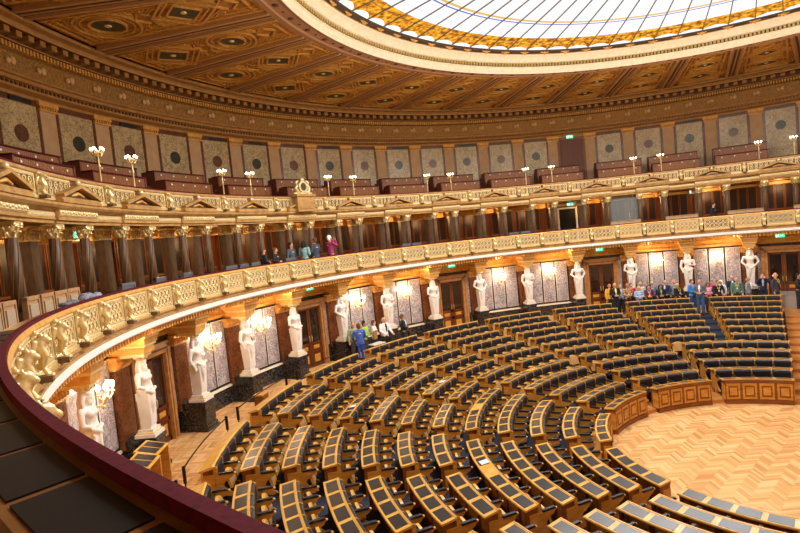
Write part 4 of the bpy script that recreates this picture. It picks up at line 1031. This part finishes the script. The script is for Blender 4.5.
def body_parts(p, fem):
    sh = .17 if fem else .195; out = {}
    A = arms_for(p)
    b = MB()
    b.limb([(0, 0, .94), (0, 0, 1.1), (0, 0, 1.32)], [.13, .115, .14], 14); b.ball((0, 0, 1.36), (.1, sh, .09), 12); b.limb([(0, 0, 1.38), (-.01, 0, 1.53)], [.06, .055], 10)
    b.ball((-.01, 0, 1.615), (.098, .078, .118), 16); b.ball((-.035, 0, 1.555), (.06, .055, .05), 10)      # skull and jaw
    b.limb([(-.1, 0, 1.63), (-.122, 0, 1.598)], [.009, .014], 6); b.ball((-.1, 0, 1.642), (.012, .05, .01), 8); b.ball((-.098, 0, 1.565), (.012, .024, .008), 8)
    for s, a in zip((1, -1), A):
        b.ball((0, s * .08, 1.61), (.022, .012, .032), 8)
        b.limb(a[:3], [.052, .042, .027], 10); hand(b, a[2], a[3], s)
        st = .0 if p != 3 else s * .05
        b.limb([(0, s * .09, .95), (-.01 + st, s * .1, .5), (.01 + st, s * .1, .1)], [.095, .06, .04], 10); b.limb([(.02 + st, s * .1, .05), (-.1 + st, s * .11, .035)], [.04, .032], 8)
    out['body'] = remeshed('body', b, .011, SKIN, 1)
    b = MB()
    b.limb([(0, 0, .9), (0, 0, 1.08), (0, 0, 1.3)], [.165, .15 if not fem else .135, .165], 14); b.v = [(x * .86, y * 1.1, z) for x, y, z in b.v]
    b.ball((0, 0, 1.36), (.125, sh + .035, .1), 14); b.limb([(0, 0, 1.4), (0, 0, 1.455)], [.085, .07], 10)
    for a in A: b.limb(a[:3], [.072, .06, .044], 10)
    if fem: b.ball((-.09, .06, 1.26), (.07, .07, .07), 8); b.ball((-.09, -.06, 1.26), (.07, .07, .07), 8)
    out['top'] = remeshed('top', b, .014, cloth((60, 60, 70)), 1)
    b = MB()
    b.limb([(0, 0, .86), (0, 0, .97)], [.15, .145], 14)
    for s in (1, -1):
        st = .0 if p != 3 else s * .05
        b.limb([(0, s * .085, .9), (-.01 + st, s * .1, .5), (.01 + st, s * .1, .12)], [.112, .082, .068], 12)
    out['trousers'] = remeshed('trousers', b, .015, cloth((40, 44, 60)), 1)
    return out
def shoe_mesh():
    b = MB()
    b.limb([(.04, 0, .04), (-.04, 0, .045), (-.13, 0, .035)], [.045, .045, .036], 10); b.v = [(x, y, max(z, .0)) for x, y, z in b.v]; return b.mesh('shoe', [M['blackmetal']])
SHOE = shoe_mesh()
def hair_mesh(kind):
    b = MB()
    if kind == 'short': b.ball((.012, 0, 1.64), (.108, .09, .112), 14); b.ball((.04, 0, 1.6), (.08, .088, .1), 12)
    elif kind == 'long':
        b.ball((.015, 0, 1.64), (.112, .096, .115), 14)
        for s in (-1, 1): b.limb([(.02, s * .075, 1.66), (.03, s * .09, 1.55), (.03, s * .085, 1.44)], [.045, .045, .03], 8)
        b.limb([(.07, 0, 1.65), (.09, 0, 1.54), (.08, 0, 1.42)], [.07, .07, .05], 10)
    else:
        b.ball((.045, 0, 1.585), (.07, .087, .06), 12)
    me = remeshed('hair', b, .012, M['seat'], 1)
    return me
HM = {k: hair_mesh(k) for k in ('short', 'long', 'fringe')}
EYE = MB().ball((0, 0, 0), (.008, .011, .008), 8).mesh('eye', [M['blackmetal']])
BADGE = MB().box(-.175, -.16, -.03, .03, 1.12, 1.2).mesh('badge', [M['paper']])
LAN = MB(); 
for s in (-1, 1): LAN.limb([(-.07, s * .07, 1.46), (-.16, s * .045, 1.34), (-.168, 0, 1.2)], [.008] * 3, 5)
LAN = LAN.mesh('lanyard', [M['paper']])
SHF = MB(); SHF.limb([(-.1, 0, 1.42), (-.15, 0, 1.3), (-.158, 0, 1.1)], [.045, .04, .022], 8); SHF = SHF.mesh('shirt_front', [M['paper']])
PH = MB().box(-.26, -.245, -.08, .08, 1.55, 1.62).mesh('phone', [M['blackmetal']])
BP = {}
def slot(o, m):
    o.material_slots[0].link = 'OBJECT'; o.material_slots[0].material = m
def person(R, a, z, h, rot, pose, fem, top, trous, hair, hk, label, group=None, shirt=None, lan=None, badge=False, skin=None):
    if (pose, fem) not in BP: BP[(pose, fem)] = body_parts(pose, fem)
    B = BP[(pose, fem)]
    t = thing('person', R, a, z, label, 'person', group, rot); f = h / 1.735; t.scale = (f * (1 if h > 1.6 else 1.04), f * (1 if h > 1.6 else 1.04), f)
    o = link('body', B['body'], t); slot(o, skin or SKIN)
    for s in (-1, 1): e = link('eye', EYE, o); e.location = (-.104, s * .032, 1.627)
    o = link('hair', HM[hk], t); slot(o, cloth(hair))
    o = link('jacket' if shirt else 'sweater', B['top'], t); slot(o, cloth(top) if isinstance(top, tuple) else top)
    if shirt: e = link('shirt_front', SHF, o); slot(e, cloth(shirt))
    if lan: e = link('lanyard', LAN, o); slot(e, cloth(lan))
    if badge: link('badge', BADGE, o)
    o = link('trousers', B['trousers'], t); slot(o, cloth(trous))
    for s in (-1, 1): o = link('shoe', SHOE, t); o.location = (.01 + (.0 if pose != 3 else s * .05), s * .1, 0)
    return t
patt = mat('patterned_blouse', (90, 50, 30), .8, 0, (220, 180, 130), 26, contrast=(.45, .55))
denim = (140, 170, 198)
G1 = 'visitors behind the rear bench'
W, Gy, Bk, Br, Bl = (226, 224, 220), (150, 146, 140), (26, 22, 22), (92, 58, 34), (196, 164, 104)
PP = [(15.75, 34.5, 1.72, 20, 0, 0, (214, 160, 50), (40, 40, 50), Gy, 'fringe', 'person in an orange-yellow top, half hidden behind the man in a black suit', None, None, 0),
 (15.3, 34.0, 1.8, 5, 1, 0, (24, 26, 32), (24, 26, 32), Br, 'fringe', 'black-suited person in a pale yellow shirt, left end of the big group', (226, 210, 120), None, 0),
 (15.8, 32.4, 1.6, -10, 0, 0, (168, 186, 204), (40, 44, 60), Gy, 'short', 'grey-haired person in a pale blue shirt next to the man in black suit', None, None, 1),
 (15.3, 31.6, 1.72, 10, 1, 1, patt, (50, 40, 40), Br, 'fringe', 'person in a brown and cream patterned blouse in the big group', None, None, 1),
 (15.8, 30.4, 1.64, 0, 0, 1, (176, 40, 66), (50, 40, 50), Br, 'short', 'person in a crimson top standing behind the light blue jacket', None, None, 0),
 (15.2, 29.5, 1.52, 0, 1, 1, denim, (60, 80, 110), Bl, 'long', 'person with blond hair in a light blue denim jacket in the front of the group', None, None, 1),
 (16.0, 28.5, 1.62, 15, 0, 0, (196, 202, 214), (50, 60, 80), Bl, 'short', 'tall blond person in a whitish shirt behind the denim jacket', None, None, 0),
 (15.2, 27.7, 1.54, 0, 1, 1, (98, 34, 50), (40, 30, 40), Br, 'long', 'person in a maroon cardigan with a white lanyard', None, (230, 225, 220), 1),
 (16.1, 26.3, 1.62, 0, 0, 0, (110, 120, 150), (40, 44, 60), Bl, 'short', 'person in a grey-blue top behind the maroon and black jackets', None, None, 0),
 (15.2, 25.5, 1.52, 0, 1, 1, (24, 28, 26), (24, 24, 26), Bk, 'long', 'black-haired person in a black jacket over a green blouse', (120, 150, 120), None, 1),
 (15.75, 24.2, 1.68, -30, 4, 0, (32, 42, 76), (30, 36, 60), Gy, 'fringe', 'balding person in a navy blue suit leaning on the bench', (190, 200, 230), None, 0),
 (15.95, 22.6, 1.65, 20, 0, 0, (128, 128, 134), (60, 60, 66), Gy, 'fringe', 'person in a mid-grey jacket behind the black jacket', None, None, 0),
 (15.2, 22.4, 1.54, 30, 4, 1, (22, 22, 26), (30, 30, 34), Bl, 'short', 'person in a black jacket with yellow lanyard leaning on the bench end', None, (220, 190, 60), 1),
 (15.1, 20.0, 1.71, 40, 1, 0, (48, 120, 196), (44, 70, 110), Br, 'short', 'person in a bright blue shirt standing in the aisle', None, (230, 210, 90), 0),
 (14.25, 19.1, 1.8, -20, 1, 0, (88, 92, 100), (52, 76, 116), Gy, 'fringe', 'person in a grey jacket and blue jeans standing full length in the aisle', W, None, 0),
 (15.2, 17.2, 1.48, 20, 1, 1, (226, 150, 176), (60, 60, 70), Br, 'long', 'person in a pale pink jacket by the bench', None, None, 1),
 (15.85, 16.3, 1.5, 0, 0, 1, (170, 28, 110), (40, 30, 40), Br, 'short', 'person in a magenta top behind the pale pink jacket', None, None, 0),
 (15.2, 15.5, 1.58, 10, 4, 1, (26, 26, 28), (30, 30, 30), Br, 'short', 'person in a black jacket with a bright yellow lanyard', None, (230, 200, 60), 1),
 (15.9, 14.7, 1.5, -20, 0, 1, (222, 220, 214), (120, 120, 120), W, 'long', 'person with white hair in a white coat', None, None, 0),
 (16.0, 12.8, 1.7, 0, 0, 0, (30, 40, 66), (30, 36, 50), Gy, 'fringe', 'bald person in a dark blue jacket behind the green sweater', (200, 200, 210), None, 0),
 (15.4, 12.3, 1.68, 0, 0, 0, (84, 116, 98), (50, 50, 54), Br, 'fringe', 'stout person in a green sweater with a white badge', None, (200, 180, 90), 1),
 (15.45, 10.5, 1.66, 70, 3, 0, (128, 134, 144), (100, 104, 112), Gy, 'fringe', 'person in a pale grey suit pointing at the green sweater', W, None, 0),
 (16.0, 8.1, 1.76, 0, 2, 0, (26, 36, 64), (28, 34, 50), Br, 'short', 'person in a navy blazer holding up a phone', (150, 170, 210), None, 1),
 (15.3, 6.3, 1.84, 60, 0, 0, (48, 54, 66), (60, 64, 74), W, 'fringe', 'bald person in a dark grey polo shirt at the right end of the group', None, (210, 190, 90), 0),
 (15.7, 2.9, 1.74, 70, 4, 0, (34, 34, 40), (34, 34, 40), Bk, 'short', 'dark-haired person in a dark suit at the right edge of the photo', W, None, 0),
 (16.2, 88.2, 1.75, -30, 0, 0, (138, 150, 110), (70, 70, 70), Gy, 'fringe', 'balding person in an olive top behind the man in blue', None, None, 0),
 (15.5, 89.5, 1.8, 150, 4, 0, (56, 86, 168), (50, 76, 150), Br, 'short', 'person in a royal blue suit seen from behind beside the benches', (60, 90, 170), None, 0),
 (16.0, 86.4, 1.74, 20, 1, 0, (150, 190, 70), (60, 60, 60), Bk, 'short', 'dark-haired person in a lime green shirt', None, None, 0),
 (15.8, 85.0, 1.7, 40, 1, 1, (232, 228, 222), (60, 56, 56), Br, 'short', 'person in a white blouse near the tan box', None, None, 1),
 (15.5, 83.7, 1.8, 0, 4, 0, (228, 226, 224), (30, 28, 28), Gy, 'fringe', 'waiter-like person in a white shirt and black waistcoat', (26, 24, 26), None, 0),
 (15.6, 79.1, 1.7, 60, 1, 0, (30, 32, 36), (28, 28, 32), Br, 'short', 'person in a black suit standing alone right of the waistcoat', (210, 216, 230), None, 0)]
for i, q in enumerate(PP):
    R, a, h, rot, pose, fem, top, tr, hr, hk, lab, shirt, lan, bd = q
    person(R, a, ZP, h, rot, pose, bool(fem), top, tr, hr, hk, lab, 'visitors by the benches' if i > 24 else G1, shirt, lan, bool(bd), SKIN if i % 3 else SKIN2)
t = thing('tan_box', 15.3, 86.6, ZP + .98, 'flat tan cardboard box held up between the blue suit and the waistcoat', 'box'); t.rotation_euler[2] += .5
b = MB(); b.box(-.03, .03, -.24, .24, 0, .34); b.build('box_body', mat('cardboard', (164, 118, 52), .7), t); b = MB(); b.box(-.034, -.03, -.24, .24, .3, .31); b.build('lid_seam', M['carcass'], t)
t = thing('serving_table', 15.3, 86.4, ZP, 'small black-clothed table with papers between the visitors at the left', 'table')
b = MB(); b.box(-.2, .2, -.35, .35, .72, .76); b.build('table_top', M['paper'], t); b = MB(); b.box(-.18, .18, -.33, .33, .0, .72); b.build('black_skirt', M['seat'], t)
PG = [(16.62, 103.7, 1.55, 60, 1, 0, (30, 36, 46), (30, 34, 44), Br, 'short', 'person in a dark coat sitting leftmost behind the gallery rail', None, None, 0),
 (16.62, 101.3, 1.52, 20, 1, 1, (34, 32, 36), (200, 196, 190), Br, 'long', 'person in a black cardigan holding white papers behind the gallery rail', None, None, 0),
 (17.0, 96.6, 1.66, 0, 0, 0, (70, 76, 86), (50, 60, 70), Bk, 'short', 'person in slate grey half hidden by a column on the gallery', None, None, 0),
 (16.62, 95.3, 1.68, 100, 1, 1, (128, 168, 170), (50, 50, 56), Bk, 'long', 'person in a teal cardigan standing at the gallery rail', None, None, 0),
 (16.62, 93.0, 1.78, 180, 1, 0, (56, 62, 72), (60, 84, 120), Br, 'short', 'person in a charcoal jacket and jeans seen from behind on the gallery', None, None, 0),
 (16.62, 89.9, 1.82, 80, 2, 0, (148, 42, 90), (30, 28, 30), W, 'short', 'white-haired person in a magenta shirt on the gallery, holding something up', None, None, 0),
 (16.9, 14.8, 1.6, 60, 0, 0, (24, 26, 34), (24, 24, 30), Bk, 'short', 'dark-clad person standing in the right loge of the gallery', None, None, 0)]
for q in PG:
    R, a, h, rot, pose, fem, top, tr, hr, hk, lab, shirt, lan, bd = q
    person(R, a, ZG, h, rot, pose, bool(fem), top, tr, hr, hk, lab, 'visitors on the lower gallery', shirt, lan, bool(bd))
# ================================================================== light and camera
w = bpy.data.worlds.new('world'); bpy.context.scene.world = w; w.use_nodes = True
w.node_tree.nodes['Background'].inputs[0].default_value = (.9, .85, .8, 1); w.node_tree.nodes['Background'].inputs[1].default_value = .0
def plight(name, R, a, z, e, col, r=.1):
    l = bpy.data.lights.new(name, 'POINT'); l.energy = e; l.color = col; l.shadow_soft_size = r
    o = bpy.data.objects.new(name, l); C.objects.link(o); o.location = pol(R, a, z); return o
WARM = (1., .87, .7)
for i in SCON: plight('sconce_light', 17.02, i, 4.02, 36, WARM, .12)
for a in LAMPS: plight('candelabrum_light', 17.3, a, 10.3, 10, (1., .85, .66), .1)
for j in range(19): plight('loggia_light', 19.0, AX - 88.5 + 9.842 * j, 7.35, 34, (1., .6, .26), .15)
sc = bpy.context.scene
cam = bpy.data.cameras.new('camera'); co = bpy.data.objects.new('camera', cam); C.objects.link(co); sc.camera = co
yaw, pit, rol, f = CAMROT
fw = Vector((math.cos(pit) * math.cos(yaw), math.cos(pit) * math.sin(yaw), math.sin(pit)))
r0 = Vector((math.sin(yaw), -math.cos(yaw), 0)); u0 = r0.cross(fw)
rr = math.cos(rol) * r0 + math.sin(rol) * u0; ur = -math.sin(rol) * r0 + math.cos(rol) * u0
mt = Matrix((rr, ur, -fw)).transposed().to_4x4(); mt.translation = Vector(CAMPOS); co.matrix_world = mt
cam.sensor_width = 36.; cam.lens = 36. * f / 800.; cam.clip_start = .05; cam.clip_end = 200
sc.view_settings.view_transform = 'Standard'; sc.view_settings.look = 'None'; sc.view_settings.gamma = 1.; sc.view_settings.use_curve_mapping = False
sc.view_settings.exposure = EXPO
sc.cycles.use_denoising = True; sc.cycles.max_bounces = 6; sc.cycles.diffuse_bounces = 4; sc.cycles.glossy_bounces = 3
sc.cycles.sample_clamp_indirect = 6.
for j in range(16): plight('daylight_fill_point', 9.8, -4 + 13 * j, 12.0, 105, (1., .9, .74), .05)  # unseen points added under the skylight to strengthen its daylight
for j in range(12): plight('under_gallery_lamp', 16.6, AX - 5.5*9.842*1.5 + 9.842*1.5 * j, 5.0, 22, (1., .68, .34), .05)

for j in range(9):  # unseen downward spots added below the glass, standing in for its daylight
    l = bpy.data.lights.new('daylight_fill_spot', 'SPOT'); l.energy = 980; l.color = (.99, .98, .98); l.spot_size = rad(156); l.spot_blend = .35; l.shadow_soft_size = .35
    o = bpy.data.objects.new('daylight_fill_spot', l); C.objects.link(o); o.location = pol(8., 5 + 22 * j, 13.6)
